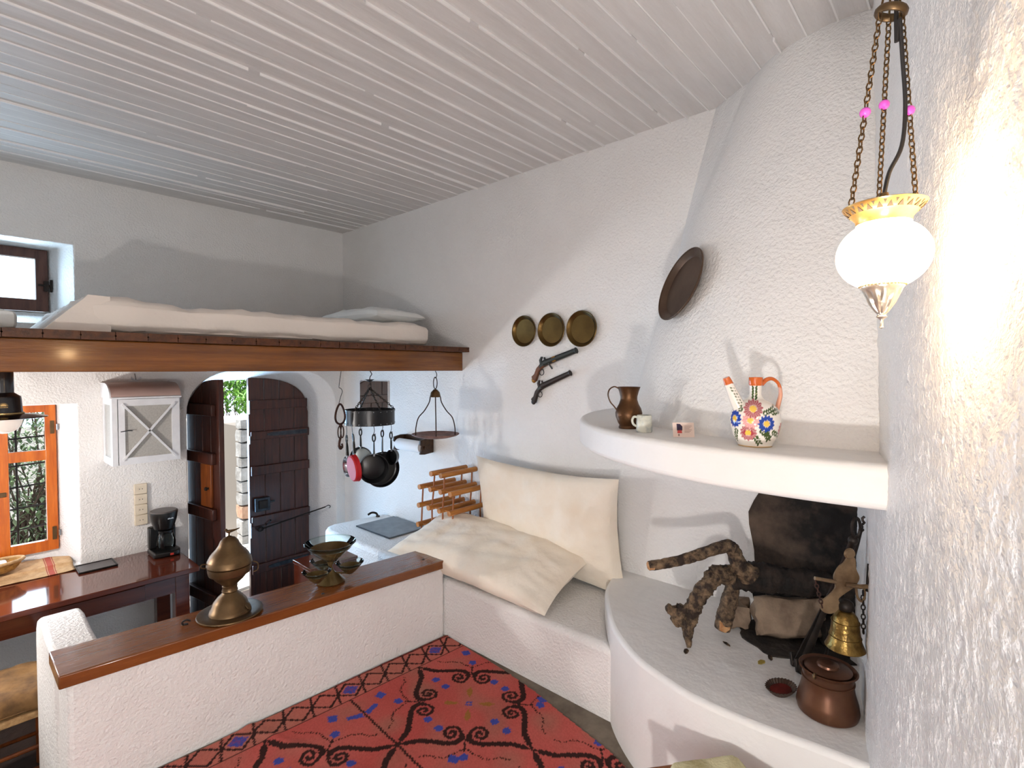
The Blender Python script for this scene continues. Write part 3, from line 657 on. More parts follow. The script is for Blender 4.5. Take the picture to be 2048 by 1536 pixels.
# ------------------------------------------------------------------ wall cabinet with mesh door
cb = thing('wall_cabinet', 'white wall cabinet with curved top and crossed mesh door', 'cabinet', (0.955, YF, 1.47))
x0, x1, y0, y1, z0, z1 = 0.758, 1.150, 4.285, YF - 0.002, 1.47, 1.925
obj('back_panel', box(NB(), x0, x1, y1 - 0.012, y1, z0, 2.03), 'white_paint', cb, world=True)
obj('bottom_panel', box(NB(), x0, x1, y0, y1 - 0.012, z0, z0 + 0.016), 'white_paint', cb, world=True)
obj('shelf', box(NB(), x0 + 0.016, x1 - 0.016, y0 + 0.03, y1 - 0.012, 1.69, 1.70), 'white_paint', cb, world=True)
rp = [(y0 - 0.012, z1)] + [(y0 - 0.012 + (y1 - y0 + 0.01) * (1 - math.cos(t)) ** 1.0 * 0.55, z1 + 0.102 * math.sin(t)) for t in np.linspace(0.1, PI / 2, 10)] + [(y1, z1 + 0.105), (y1, z1)]
obj('roof', prism(NB(), rp, x0 - 0.002, x1 + 0.012, plane='yz'), 'cabinet_roof', cb, world=True)
for sx in (x0, x1 - 0.016):
    sd = obj('side_frame', box(box(box(box(NB(), sx, sx + 0.016, y0, y0 + 0.035, z0 + 0.016, z1), sx, sx + 0.016, y1 - 0.05, y1 - 0.012, z0 + 0.016, z1), sx, sx + 0.016, y0 + 0.035, y1 - 0.05, z0 + 0.016, z0 + 0.05), sx, sx + 0.016, y0 + 0.035, y1 - 0.05, z1 - 0.045, z1), 'white_paint', cb, world=True)
    obj('side_screen', box(NB(), sx + 0.006, sx + 0.009, y0 + 0.03, y1 - 0.045, z0 + 0.045, z1 - 0.04), 'mesh_screen', cb, world=True)
obj('roof_end', prism(NB(), rp, x0 - 0.010, x0 - 0.002, plane='yz'), 'white_paint', cb, world=True)
obj('front_post', box(NB(), x0, x0 + 0.03, y0 - 0.014, y0, z0, z1), 'white_paint', cb, world=True)
obj('top_moulding', tube(NB(), [(x0, y0 - 0.012, z1 + 0.002), (x1 + 0.012, y0 - 0.012, z1 + 0.002)], 0.008, 8), 'white_paint', cb, world=True)
dx0, dx1, dz0, dz1 = x0 + 0.035, x1, z0 + 0.004, z1 - 0.008
dd = obj('door', box(box(box(box(NB(), dx0, dx0 + 0.035, y0 - 0.018, y0 - 0.001, dz0, dz1), dx1 - 0.048, dx1, y0 - 0.018, y0 - 0.001, dz0, dz1), dx0 + 0.035, dx1 - 0.048, y0 - 0.018, y0 - 0.001, dz0, dz0 + 0.045), dx0 + 0.035, dx1 - 0.048, y0 - 0.018, y0 - 0.001, dz1 - 0.045, dz1), 'white_paint', cb, world=True)
obj('door_screen', box(NB(), dx0 + 0.03, dx1 - 0.044, y0 - 0.008, y0 - 0.005, dz0 + 0.04, dz1 - 0.04), 'mesh_screen', dd, world=True)
for a, b_ in (((dx0 + 0.02, dz0 + 0.03), (dx1 - 0.03, dz1 - 0.03)), ((dx0 + 0.02, dz1 - 0.03), (dx1 - 0.03, dz0 + 0.03))):
    obj('cross_bar', tube(NB(), [(a[0], y0 - 0.020, a[1]), (b_[0], y0 - 0.020, b_[1])], 0.009, 4), 'white_paint', dd, world=True, flat=True)
obj('hook', tube(NB(), smooth_path([(dx0 + 0.01, y0 - 0.02, 1.70), (dx0 + 0.05, y0 - 0.026, 1.705), (dx0 + 0.075, y0 - 0.02, 1.702)], 4), 0.003, 6), 'grey_iron', dd, world=True)
rgm = NB(); tube(rgm, [(0.95 + 0.028 * math.cos(t), YF - 0.03, 2.065 + 0.022 * math.sin(t)) for t in np.linspace(PI, 2 * PI, 12)], 0.003, 6); tube(rgm, [(0.95, YF, 2.09), (0.95, YF - 0.03, 2.045)], 0.003, 6)
obj('hanging_ring', rgm, 'pan_steel', cb, world=True)
# four sockets in a column
for i in range(4):
    s_ = thing('wall_socket', ['topmost cream wall socket above the coffee maker', 'second cream wall socket from the top of the column', 'third cream wall socket from the top of the column', 'lowest cream wall socket beside the coffee maker lid'][i], 'socket', (0.968, YF, 1.205 - i * 0.0765), group='column of wall sockets')
    obj('cover', box(NB(), -0.04, 0.04, -0.022, -0.001, 0, 0.0745), 'socket_plastic', s_, bevel=0.004)
    obj('well', lathe(NB(), [(0.0, 0.0005), (0.018, 0.0005), (0.021, 0.0012), (0.021, 0)], 24, T(0, -0.0225, 0.037) @ RX(90)), 'socket_plastic', s_)
    for dx in (-0.009, 0.009): obj('hole', lathe(NB(), [(0, 0.001), (0.003, 0.001), (0.003, 0)], 10, T(dx, -0.0228, 0.037) @ RX(90)), 'dark_hole', s_)
# ------------------------------------------------------------------ table with things on it
ta = thing('wooden_table', 'glossy red-brown wooden table under the kitchen window', 'table', (0.35, 4.25, 0))
obj('table_top', box(NB(), -0.55, 1.165, 3.935, YF - 0.003, 0.735, 0.77), 'table_wood', ta, world=True, bevel=0.005)
obj('apron', box(NB(), -0.48, 1.08, 3.985, 4.01, 0.615, 0.735), 'table_wood', ta, world=True)
obj('apron', box(NB(), 1.075, 1.10, 4.01, 4.46, 0.615, 0.735), 'table_wood', ta, world=True)
obj('drawer', box(NB(), 0.40, 0.86, 3.976, 3.985, 0.625, 0.72), 'table_wood', ta, world=True, bevel=0.003)
for x in (-0.5, 1.03):
    for y in (3.98, 4.44): obj('leg', box(NB(), x, x + 0.085, y, y + 0.085, 0, 0.735), 'table_wood', ta, world=True, bevel=0.004)
ty = thing('serving_tray', 'flat black rectangular tray on the table', 'tray', (0.685, 4.445, 0.771))
obj('tray_rim', box(box(box(box(NB(), -0.105, 0.105, -0.09, -0.082, 0, 0.012), -0.105, 0.105, 0.082, 0.09, 0, 0.012), -0.105, -0.097, -0.082, 0.082, 0, 0.012), 0.097, 0.105, -0.082, 0.082, 0, 0.012), 'black_plastic', ty, bevel=0.002)
obj('tray_base', box(NB(), -0.097, 0.097, -0.082, 0.082, 0, 0.007), 'grey_plastic', ty)
cm = thing('coffee_maker', 'black coffee maker with glass jug on the table', 'coffee maker', (1.068, 4.40, 0.771), 0)
obj('base', prism(NB(), [(-0.085, -0.10), (0.04, -0.125), (0.075, -0.11), (0.09, -0.06), (0.09, 0.075), (-0.085, 0.075)], 0, 0.042, plane='xy'), 'black_plastic', cm, bevel=0.012, seg=3)
obj('column', box(NB(), -0.083, 0.085, 0.02, 0.078, 0.04, 0.20), 'black_plastic', cm, bevel=0.01)
fh = NB(); rings = []
for (r, z) in ((0.062, 0.195), (0.066, 0.21), (0.080, 0.26), (0.088, 0.312), (0.087, 0.318)):
    rings.append([(r * math.cos(2 * PI * i / 28), r * math.sin(2 * PI * i / 28) * 1.05 - 0.02, z) for i in range(28)])
rv = [[fh.verts.new(p) for p in q] for q in rings]
for A, B_ in zip(rv, rv[1:]):
    for i in range(28): fh.faces.new((A[i], A[(i + 1) % 28], B_[(i + 1) % 28], B_[i]))
fh.faces.new(rv[0][::-1]); fh.faces.new(rv[-1])
fhh = obj('filter_housing', fh, 'black_plastic', cm)
obj('lid', lathe(NB(), [(0, 0.010), (0.08, 0.008), (0.087, 0.002), (0.087, 0)], 28, T(0, -0.02, 0.318) @ SC(1, 1.05, 1)), 'grey_plastic', cm)
mk = NB()
for i in range(6): box(mk, 0.004 + i * 0.0062, 0.0085 + i * 0.0062, -0.108, -0.100, 0.272, 0.278 + (0.003 if i % 3 == 1 else 0))
obj('lettering', mk, 'white_mark', fhh)
jg = obj('jug', lathe(NB(), [(0.05, 0.046), (0.058, 0.06), (0.06, 0.10), (0.05, 0.15), (0.042, 0.17), (0.044, 0.18)], 32, T(0.005, -0.045, 0)), 'dish_glass', cm)
obj('jug_band', lathe(NB(), [(0.0455, 0.165), (0.047, 0.168), (0.047, 0.184), (0.0, 0.188)], 32, T(0.005, -0.045, 0)), 'black_plastic', jg)
obj('jug_handle', tube(NB(), smooth_path([(-0.02, -0.09, 0.175), (-0.035, -0.125, 0.165), (-0.04, -0.13, 0.11), (-0.03, -0.105, 0.07)], 5), 0.009, 8, flat=(1.3, 0.7)), 'black_plastic', jg)
obj('power_switch', box(NB(), 0.012, 0.032, -0.124, -0.116, 0.014, 0.028, ), 'switch_red', cm)
# striped burlap cloth in the window recess and basket
cl = NB(); nx, ny = 60, 30; vs = []
for i in range(nx + 1):
    row = []
    for j in range(ny + 1):
        x = -0.35 + 0.93 * i / nx; y = 4.47 + 0.27 * j / ny
        if x > 0.47: y = 4.47 + (0.27 - (x - 0.47) * 0.5) * j / ny
        z = 0.7735 + (0.008 if y > YF else 0.0) + 0.012 * max(0, noise.noise(Vector((x * 5, y * 14, 1)))) + 0.02 * max(0, (y - 4.6)) + 0.006 * abs(math.sin(y * 45 + x * 2)) * (y > 4.5)
        if y > 4.58: z = max(z, 0.80 + (y - 4.58) * 0.13 + 0.006 * noise.noise(Vector((x * 9, y * 9, 4))))
        row.append(cl.verts.new((x, y, z)))
    vs.append(row)
for i in range(nx):
    for j in range(ny): cl.faces.new((vs[i][j], vs[i + 1][j], vs[i + 1][j + 1], vs[i][j + 1]))
mb = mat('burlap', lin(206, 172, 130), 0.9, col2=lin(184, 148, 106), nscale=30, bump=[(200, 0.002, 2)])
nt = mb.node_tree; tcn = nt.nodes.new('ShaderNodeTexCoord'); sx = nt.nodes.new('ShaderNodeSeparateXYZ'); nt.links.new(tcn.outputs['Object'], sx.inputs[0])
def stripe(nt, src, lo_, hi):
    a = nt.nodes.new('ShaderNodeMath'); a.operation = 'GREATER_THAN'; a.inputs[1].default_value = lo_; nt.links.new(src, a.inputs[0])
    b_ = nt.nodes.new('ShaderNodeMath'); b_.operation = 'LESS_THAN'; b_.inputs[1].default_value = hi; nt.links.new(src, b_.inputs[0])
    c = nt.nodes.new('ShaderNodeMath'); c.operation = 'MULTIPLY'; nt.links.new(a.outputs[0], c.inputs[0]); nt.links.new(b_.outputs[0], c.inputs[1]); return c
prevc = nt.nodes['Principled BSDF'].inputs['Base Color'].links[0].from_socket
for (lo_, hi, colr) in ((0.335, 0.365, lin(176, 86, 70)), (0.327, 0.331, lin(150, 60, 56)), (0.369, 0.373, lin(150, 60, 56)), (-0.02, 0.01, lin(176, 86, 70))):
    st_ = stripe(nt, sx.outputs[0], lo_, hi); mx = nt.nodes.new('ShaderNodeMixRGB'); mx.inputs[2].default_value = colr
    nt.links.new(st_.outputs[0], mx.inputs[0]); nt.links.new(prevc, mx.inputs[1]); prevc = mx.outputs[0]
nt.links.new(prevc, nt.nodes['Principled BSDF'].inputs['Base Color'])
co = obj('burlap_cloth', cl, 'burlap'); so = co.modifiers.new('solid', 'SOLIDIFY'); so.thickness = 0.004; so.offset = 1
tag(co, 'tan burlap cloth with red stripes spread on the window sill', 'cloth')
bk = thing('bread_basket', 'oval wicker basket with pale rim on the burlap cloth', 'basket', (0.185, 4.60, 0.826), 12)
obj('basket_body', lathe(NB(), [(0.0, 0.004), (0.085, 0.0), (0.10, 0.02), (0.118, 0.06), (0.112, 0.06), (0.094, 0.022), (0.0, 0.012)], 40, SC(1.35, 0.7, 1)), 'wicker_gold', bk)
obj('rim', tube(NB(), [(0.118 * 1.35 * math.cos(t), 0.118 * 0.7 * math.sin(t), 0.062) for t in np.linspace(0, 2 * PI, 40, endpoint=False)], 0.010, 8, True), 'wicker', bk)
tag(obj('napkin', cloth_box(0.085, 0.26, 4.565, 4.64, 0.862, 0.893, amp=0.003, rad=0.012, seed=2), 'paper'), 'folded white napkin lying in the basket', 'napkin')
# chair pushed under the table
ch = thing('rush_chair', 'wooden chair with brown cushion behind the parapet', 'chair', (0.12, 3.55, 0), 0)
for x, y in ((-0.14, -0.16), (0.20, -0.16), (-0.14, 0.18), (0.20, 0.18)): obj('leg', tube(NB(), [(x, y, 0), (x, y, 0.44)], 0.018, 8), 'chair_wood', ch)
for z in (0.16, 0.27):
    for (a, b_) in (((-0.14, -0.16), (0.20, -0.16)), ((-0.14, 0.18), (0.20, 0.18)), ((-0.14, -0.16), (-0.14, 0.18)), ((0.20, -0.16), (0.20, 0.18))): obj('stretcher', tube(NB(), [(a[0], a[1], z), (b_[0], b_[1], z)], 0.010, 8), 'chair_wood', ch)
obj('seat', box(NB(), -0.16, 0.22, -0.18, 0.20, 0.42, 0.455), 'wicker', ch, bevel=0.01)
tag(obj('seat_cushion', cloth_box(-0.07, 0.36, 3.36, 3.76, 0.456, 0.56, amp=0.016, rad=0.05, seed=21, freq=9), 'cushion_brown'), 'crumpled brown cushion on the wooden chair', 'cushion')
# ------------------------------------------------------------------ things hanging from the loft beam
def s_hook(parent, x, y, z0, z1, m='black_iron', r=0.0022, name='hook', wdx=0.012):
    return obj(name, tube(NB(), smooth_path([(x - wdx, y, z0 - 0.012), (x - wdx * 0.6, y, z0), (x + wdx * 0.5, y, z0 - 0.006), (x + wdx * 0.3, y, (z0 + z1) / 2), (x - wdx * 0.5, y, z1 + 0.008), (x + wdx * 0.3, y, z1 - 0.004), (x + wdx, y, z1 + 0.01)], 5), r, 6), m, parent, world=True)
HY = 2.91
sw_ = thing('hanging_weight_hook', 'old iron oval ring with links and hook hanging from the beam', 'hook', (1.66, HY, 1.64))
obj('wire', tube(NB(), smooth_path([(1.655, HY, 2.11), (1.645, HY, 2.05), (1.640, HY, 2.01), (1.65, HY, 2.005), (1.662, HY, 1.985), (1.65, HY, 1.95), (1.638, HY, 1.91)], 5), 0.0022, 6), 'grey_iron', sw_, world=True)
ov = [(1.646 + 0.031 * math.sin(t) * (1 + 0.35 * math.cos(t + PI)) , HY, 1.845 + 0.062 * math.cos(t)) for t in np.linspace(0, 2 * PI, 26, endpoint=False)]
obj('oval_ring', tube(NB(), ov, 0.0062, 8, True), 'rust_iron', sw_, world=True)
obj('swivel', ball(NB(), (1.648, HY, 1.775), 0.012, sub=2, sc=(1, 0.8, 1.1)), 'rust_iron', sw_, world=True)
for dx in (-0.009, 0.010): obj('link', tube(NB(), [(1.649 + dx + 0.010 * math.sin(t), HY, 1.733 + 0.036 * math.cos(t)) for t in np.linspace(0, 2 * PI, 16, endpoint=False)], 0.004, 6, True), 'rust_iron', sw_, world=True)
obj('lower_hook', tube(NB(), smooth_path([(1.648, HY, 1.70), (1.640, HY, 1.675), (1.638, HY, 1.65), (1.646, HY, 1.632), (1.658, HY, 1.645), (1.655, HY, 1.66)], 5), [0.007] * 10 + [0.009] * 10 + [0.006] * 6, 8), 'rust_iron', sw_, world=True)
# pot rack
rc = (1.862, HY + 0.01)
pr = thing('pot_rack', 'round black iron pot rack hanging on chains from the beam', 'pot rack', (rc[0], rc[1], 1.765))
bd = NB(); n = 48; Ro = 0.158
lathe(bd, [(Ro, 1.765), (Ro, 1.862), (Ro - 0.003, 1.862), (Ro - 0.003, 1.765), (Ro, 1.765)], n, T(rc[0], rc[1], 0)); band = obj('band', bd, 'pan_black', pr, world=True)
rv_ = NB()
for i in range(22):
    for z in (1.775, 1.852): ball(rv_, (rc[0] + Ro * math.cos(2 * PI * i / 22), rc[1] + Ro * math.sin(2 * PI * i / 22), z), 0.0042, sub=1)
obj('rivets', rv_, 'pan_steel', band, world=True)['kind'] = 'stuff'
obj('hook_plate', lathe(NB(), [(0, 2.035), (0.010, 2.04), (0.02, 2.048), (0.034, 2.056), (0.02, 2.056), (0, 2.052)], 6, T(rc[0], rc[1], 0)), 'black_iron', pr, world=True)
obj('top_hook', tube(NB(), smooth_path([(rc[0] + 0.004, rc[1], 2.11), (rc[0] + 0.016, rc[1], 2.09), (rc[0] + 0.004, rc[1], 2.072), (rc[0], rc[1], 2.05), (rc[0], rc[1], 2.02)], 5), 0.003, 6), 'black_iron', pr, world=True)
obj('top_ring', tube(NB(), [(rc[0] + 0.011 * math.cos(t), rc[1], 2.01 + 0.013 * math.sin(t)) for t in np.linspace(0, 2 * PI, 16, endpoint=False)], 0.0022, 6, True), 'black_iron', pr, world=True)
for a in (200, 262, 320, 80):
    q = Vector((rc[0] + Ro * math.cos(math.radians(a)), rc[1] + Ro * math.sin(math.radians(a)), 1.862)) - W[pr].translation
    chain(pr, q, Vector((rc[0], rc[1], 2.0)) - W[pr].translation, 0.020, 0.0022, 'black_iron')
def cook_pan(name, label, cat, hx, hy, ztop, hl, r, dep, rz, m_in, m_out, tilt=0, oval=1.0, hm='black_plastic', hw=0.011, zh=None):
    t = thing(name, label, cat, M=T(hx, hy, ztop) @ RZ(rz) @ RX(tilt), group='cookware on the pot rack')
    hp = [(0, 0, 0), (0, 0.002, -hl * 0.25), (0, 0.004, -hl * 0.6), (0, 0.006, -hl * 0.95)]
    hb = NB(); tube(hb, [(hw * 0.8 * math.cos(a), 0, -0.022 + 0.022 * math.sin(a)) for a in np.linspace(0, 2 * PI, 14, endpoint=False)], 0.0045, 6, True)
    tube(hb, [(0, 0, -0.042), (0, 0.002, -hl * 0.55), (0, 0.004, -hl * 0.98)], [hw * 0.6, hw * 0.85, hw], 8, flat=(1, 0.55)); obj('handle', hb, hm, t)
    obj('ferrule', tube(NB(), [(0, 0.004, -hl * 0.96), (0, 0.004, -hl - 0.012)], hw * 0.8, 8), 'pan_steel', t)
    M = T(0, 0.004, -hl - r * oval) @ RX(90) @ SC(1, oval, 1)
    bd = obj('body', lathe(NB(), [(0.0, -dep), (r * 0.86, -dep), (r * 0.95, -dep * 0.8), (r, 0.0), (r * 1.015, 0.002), (r * 0.975, 0.002), (r * 0.92, -dep * 0.8 + 0.004), (r * 0.84, -dep + 0.005), (0, -dep + 0.005)], 40, M), m_out, t)
    obj('lining', lathe(NB(), [(0, 0.0), (r * 0.84, 0.0), (r * 0.80, 0.0015), (0, 0.0015)], 40, M @ T(0, 0, -dep + 0.0055)), m_in, bd)
    s = NB(); tube(s, smooth_path([(0.010, 0, (zh or 1.765) - ztop + 0.012), (0.0, 0, (zh or 1.765) - ztop + 0.006), (0.004, 0, ((zh or 1.765) - ztop) * 0.4), (-0.003, 0, -0.004), (0.004, 0, -0.008), (0.010, 0, 0.004)], 5), 0.002, 6); obj('hook', s, 'grey_iron', t)
    return t
def ring_pt(a): return rc[0] + Ro * math.cos(math.radians(a)), rc[1] + Ro * math.sin(math.radians(a))
cook_pan('frying_pan', 'small green-grey frying pan hanging edge-on, beside the red pan', 'frying pan', 1.700, HY + 0.02, 1.705, 0.13, 0.066, 0.03, -95, 'pan_green', 'pan_steel', zh=1.77)
cook_pan('frying_pan', 'small frying pan with a bright red outside', 'frying pan', 1.690, HY - 0.07, 1.722, 0.125, 0.085, 0.03, 80, 'pan_black', 'pan_red', tilt=-6, zh=1.77)
cook_pan('frying_pan', 'dark frying pan with a pale grey inside behind the saucepan', 'frying pan', 1.872, HY + 0.14, 1.722, 0.120, 0.078, 0.028, -55, 'lid_grey', 'pan_black', zh=1.77)
cook_pan('saucepan', 'black saucepan hanging in front of the big pan', 'saucepan', 1.800, HY - 0.13, 1.715, 0.125, 0.092, 0.075, -25, 'pan_black', 'pan_black', zh=1.77)
cook_pan('frying_pan', 'largest black frying pan hanging at the back of the rack', 'frying pan', 1.962, HY + 0.02, 1.715, 0.145, 0.118, 0.035, -14, 'pan_black', 'pan_black', zh=1.77)
cook_pan('small_pot', 'small black pouring pot with steel collar', 'pot', 1.968, HY - 0.07, 1.710, 0.115, 0.038, 0.05, -60, 'pan_black', 'pan_black', oval=1.35, zh=1.77)
# hanging scale pan
sx_, sy_ = 2.40, HY
sc_ = thing('hanging_scale', 'rusty iron scale pan hanging on three curved rods', 'scale', (sx_, sy_, 1.63))
obj('hook', tube(NB(), smooth_path([(sx_, sy_, 2.11), (sx_ + 0.014, sy_, 2.085), (sx_ + 0.006, sy_, 2.058), (sx_ - 0.006, sy_, 2.066)], 5), 0.003, 6), 'grey_iron', sc_, world=True)
obj('ring', tube(NB(), [(sx_ + 0.017 * math.cos(t), sy_, 2.022 + 0.042 * math.sin(t)) for t in np.linspace(0, 2 * PI, 22, endpoint=False)], 0.0035, 6, True), 'rust_iron', sc_, world=True)
obj('cap', lathe(NB(), [(0.0, 1.978), (0.012, 1.976), (0.032, 1.955), (0.040, 1.92), (0.037, 1.92), (0.030, 1.95), (0, 1.968)], 28, T(sx_, sy_, 0)), 'brass_old', sc_, world=True)
for a in (-42, 138, 232):
    ca_, sa_ = math.cos(math.radians(a)), math.sin(math.radians(a)); pts = [(0.036, 1.925), (0.045, 1.88), (0.080, 1.82), (0.122, 1.77), (0.140, 1.70), (0.142, 1.64)]
    obj('rod', tube(NB(), smooth_path([(sx_ + r * ca_, sy_ + r * sa_, z) for r, z in pts], 5), 0.0042, 6), 'rust_iron', sc_, world=True)
obj('pan', lathe(NB(), [(0.0, 1.622), (0.10, 1.626), (0.155, 1.640), (0.172, 1.650), (0.172, 1.654), (0.155, 1.646), (0.10, 1.632), (0, 1.628)], 48, T(sx_, sy_, 0)), mat('scale_rust', lin(150, 108, 96), 0.6, col2=lin(96, 62, 52), nscale=14), sc_, world=True)
# ------------------------------------------------------------------ on the right wall beyond the bench
mi = thing('wall_mirror', 'small frameless mirror on the wall behind the pot rack', 'mirror', (XP, 4.05, 1.755))
obj('mirror_glass', box(NB(), XP - 0.012, XP - 0.006, 3.815, 4.26, 1.765, 2.015), 'mirror_glass', mi, world=True)
obj('backing', box(NB(), XP - 0.006, XP - 0.001, 3.81, 4.275, 1.76, 2.02), 'white_paint', mi, world=True)
th_ = thing('paper_towel_holder', 'dark carved wooden paper towel holder on the wall', 'towel holder', (XP, 3.4, 1.45))
side = [(XP - 0.001, 1.575), (XP - 0.06, 1.578), (XP - 0.13, 1.565), (XP - 0.135, 1.53), (XP - 0.115, 1.52), (XP - 0.12, 1.49), (XP - 0.135, 1.455), (XP - 0.09, 1.45), (XP - 0.001, 1.458)]
for y in (3.205, 3.555): obj('side_panel', prism(NB(), side, y, y + 0.018), 'walnut', th_, world=True, bevel=0.003)
obj('back_board', box(NB(), XP - 0.016, XP - 0.001, 3.223, 3.555, 1.515, 1.578), 'walnut', th_, world=True, bevel=0.003)
obj('spindle', tube(NB(), [(XP - 0.09, 3.19, 1.505), (XP - 0.09, 3.575, 1.505)], 0.012, 12), 'walnut', th_, world=True)
tag(obj('paper_roll', lathe(NB(), [(0.0135, 3.235), (0.046, 3.235), (0.047, 3.24), (0.047, 3.54), (0.046, 3.545), (0.0135, 3.545), (0.0135, 3.235)], 32, Matrix(((1, 0, 0, XP - 0.09), (0, 0, 1, 0), (0, 1, 0, 1.505), (0, 0, 0, 1)))), 'paper'), 'white paper towel roll in the dark wooden holder', 'paper roll')
wr = thing('wine_rack', 'stepped wooden wine rack of round bars on the counter', 'wine rack', (2.42, 2.75, 0.84))
LV = [(1.395, [2.80, 2.695]), (1.283, [2.93, 2.81, 2.70, 2.60]), (1.150, [2.94, 2.83, 2.715, 2.61]), (1.01, [2.95, 2.83, 2.715, 2.61]), (0.90, [2.95, 2.83, 2.715, 2.61])]
for z, yy in LV:
    for y in yy: obj('bar', tube(NB(), [(2.265, y, z), (2.60, y, z)], 0.0185, 12), 'dowel_wood', wr, world=True)
for i in range(len(LV) - 1):
    za, zb = LV[i][0], LV[i + 1][0]
    for y in LV[i][1]:
        yb = min(LV[i + 1][1], key=lambda q: abs(q - y))
        for x in (2.30, 2.56): obj('upright', tube(NB(), [(x, y, za), (x, yb, zb)], 0.0062, 8), 'thin_dowel_wood', wr, world=True)
for z, yy in LV:
    for x in (2.30, 2.56): obj('cross_dowel', tube(NB(), [(x, max(yy) - 0.01, z), (x, min(yy) + 0.01, z)], 0.005, 8), 'dowel_wood', wr, world=True)
for y in LV[-1][1]:
    for x in (2.30, 2.56): obj('foot', tube(NB(), [(x, y, 0.841), (x, y, 0.90)], 0.006, 8), 'thin_dowel_wood', wr, world=True)
ck = thing('cooking_plate', 'flat grey slate board lying on the white counter', 'board', (2.42, 3.45, 0.841))
obj('slab', box(NB(), 2.24, 2.60, 3.26, 3.72, 0.841, 0.853), 'board_slate', ck, world=True, bevel=0.003)
obj('edge_band', box(NB(), 2.236, 2.24, 3.26, 3.72, 0.842, 0.852), 'grey_iron', ck, world=True)
kn = thing('bent_tap', 'small dark curved metal spout on the counter edge', 'tap', (2.50, 3.86, 0.84))
obj('spout', tube(NB(), smooth_path([(2.52, 3.84, 0.842), (2.51, 3.85, 0.87), (2.48, 3.87, 0.878), (2.45, 3.885, 0.862)], 5), 0.009, 8), 'black_iron', kn, world=True)
obj('collar', lathe(NB(), [(0, 0.012), (0.016, 0.010), (0.018, 0)], 16, T(2.52, 3.84, 0.841)), 'black_iron', kn, world=True)
rbx = thing('wooden_box', 'dark red wooden box on a tall stand behind the glass dish', 'box', (1.61, 3.04, 0))
obj('box_body', box(NB(), 1.46, 1.765, 2.93, 3.16, 0.72, 0.905), 'table_wood', rbx, world=True, bevel=0.004)
obj('box_lid', box(NB(), 1.455, 1.77, 2.925, 3.165, 0.906, 0.925), 'table_wood', rbx, world=True, bevel=0.003)
obj('stand', box(NB(), 1.50, 1.73, 2.96, 3.13, 0.0, 0.72), 'door_wood', rbx, world=True)
# ------------------------------------------------------------------ on the parapet cap
cxz = cap_z(0.868)
ce_ = thing('brass_censer', 'old brass censer with a bird on its domed lid', 'censer', (0.872, 2.535, cxz + 0.0035))
obj('drip_plate', lathe(NB(), [(0.0, 0.008), (0.08, 0.006), (0.118, 0.012), (0.135, 0.008), (0.137, 0.003), (0.12, 0.0), (0, 0.0)], 56), 'brass_old', ce_)
obj('foot', lathe(NB(), [(0.088, 0.008), (0.084, 0.022), (0.078, 0.028), (0.070, 0.055), (0.052, 0.078), (0.036, 0.092), (0.031, 0.100), (0.034, 0.106), (0.030, 0.118), (0.032, 0.128), (0.028, 0.132)], 48), 'brass_old', ce_)
obj('bowl', lathe(NB(), [(0.028, 0.130), (0.038, 0.142), (0.058, 0.160), (0.070, 0.176), (0.075, 0.182), (0.086, 0.188), (0.090, 0.205), (0.091, 0.222), (0.088, 0.224), (0, 0.222)], 56), 'brass_old', ce_)
ld = obj('lid', lathe(NB(), [(0.092, 0.226), (0.094, 0.229), (0.091, 0.250), (0.088, 0.256), (0.085, 0.262), (0.080, 0.272), (0.070, 0.285), (0.056, 0.300), (0.044, 0.318), (0.037, 0.335), (0.026, 0.348), (0.012, 0.354), (0.006, 0.358), (0, 0.358)], 56), 'brass_old', ce_)
bi = NB(); tube(bi, [(0, 0, 0.355), (0, 0, 0.372)], 0.004, 8); ball(bi, (0.0, 0, 0.378), 0.010, sub=2, sc=(1.4, 0.7, 0.8)); ball(bi, (-0.012, 0, 0.387), 0.0062, sub=2)
tube(bi, [(-0.017, 0, 0.387), (-0.024, 0, 0.386)], [0.002, 0.0006], 6); tube(bi, [(0.008, 0, 0.378), (0.028, 0, 0.380), (0.046, 0, 0.384)], [0.005, 0.003, 0.0015], 6, flat=(0.6, 1.4))
obj('bird', bi, 'brass_old', ld)
hk = NB(); tube(hk, smooth_path([(0.085, -0.045, 0.228), (0.105, -0.05, 0.215), (0.104, -0.05, 0.185), (0.085, -0.045, 0.178)], 4), 0.003, 6); obj('side_clasp', hk, 'brass_old', ce_)
hk = NB(); tube(hk, smooth_path([(-0.09, 0.02, 0.245), (-0.108, 0.02, 0.248), (-0.112, 0.02, 0.236), (-0.092, 0.02, 0.226)], 4), 0.003, 6); obj('side_handle', hk, 'brass_old', ce_)
lf = NB(); prism(lf, [(0.0, 0.0), (0.014, 0.012), (0.016, 0.03), (0.004, 0.045), (-0.012, 0.032), (-0.012, 0.012)], -0.003, 0.003, T(0.062, -0.072, 0.014) @ RZ(38) @ RX(-38)); obj('cast_leaf', lf, 'brass_old', ce_, bevel=0.002)
gz = cap_z(1.37)
gd = thing('glass_tier_dish', 'glass serving stand with one large bowl above three small bowls', 'dish', (1.375, 2.545, gz + 0.003))
obj('stem', lathe(NB(), [(0.0, 0.0), (0.072, 0.0), (0.075, 0.004), (0.066, 0.012), (0.045, 0.034), (0.022, 0.052), (0.013, 0.068), (0.011, 0.085), (0.018, 0.105), (0.015, 0.115), (0.0, 0.116)], 40), 'bowl_amber', gd)
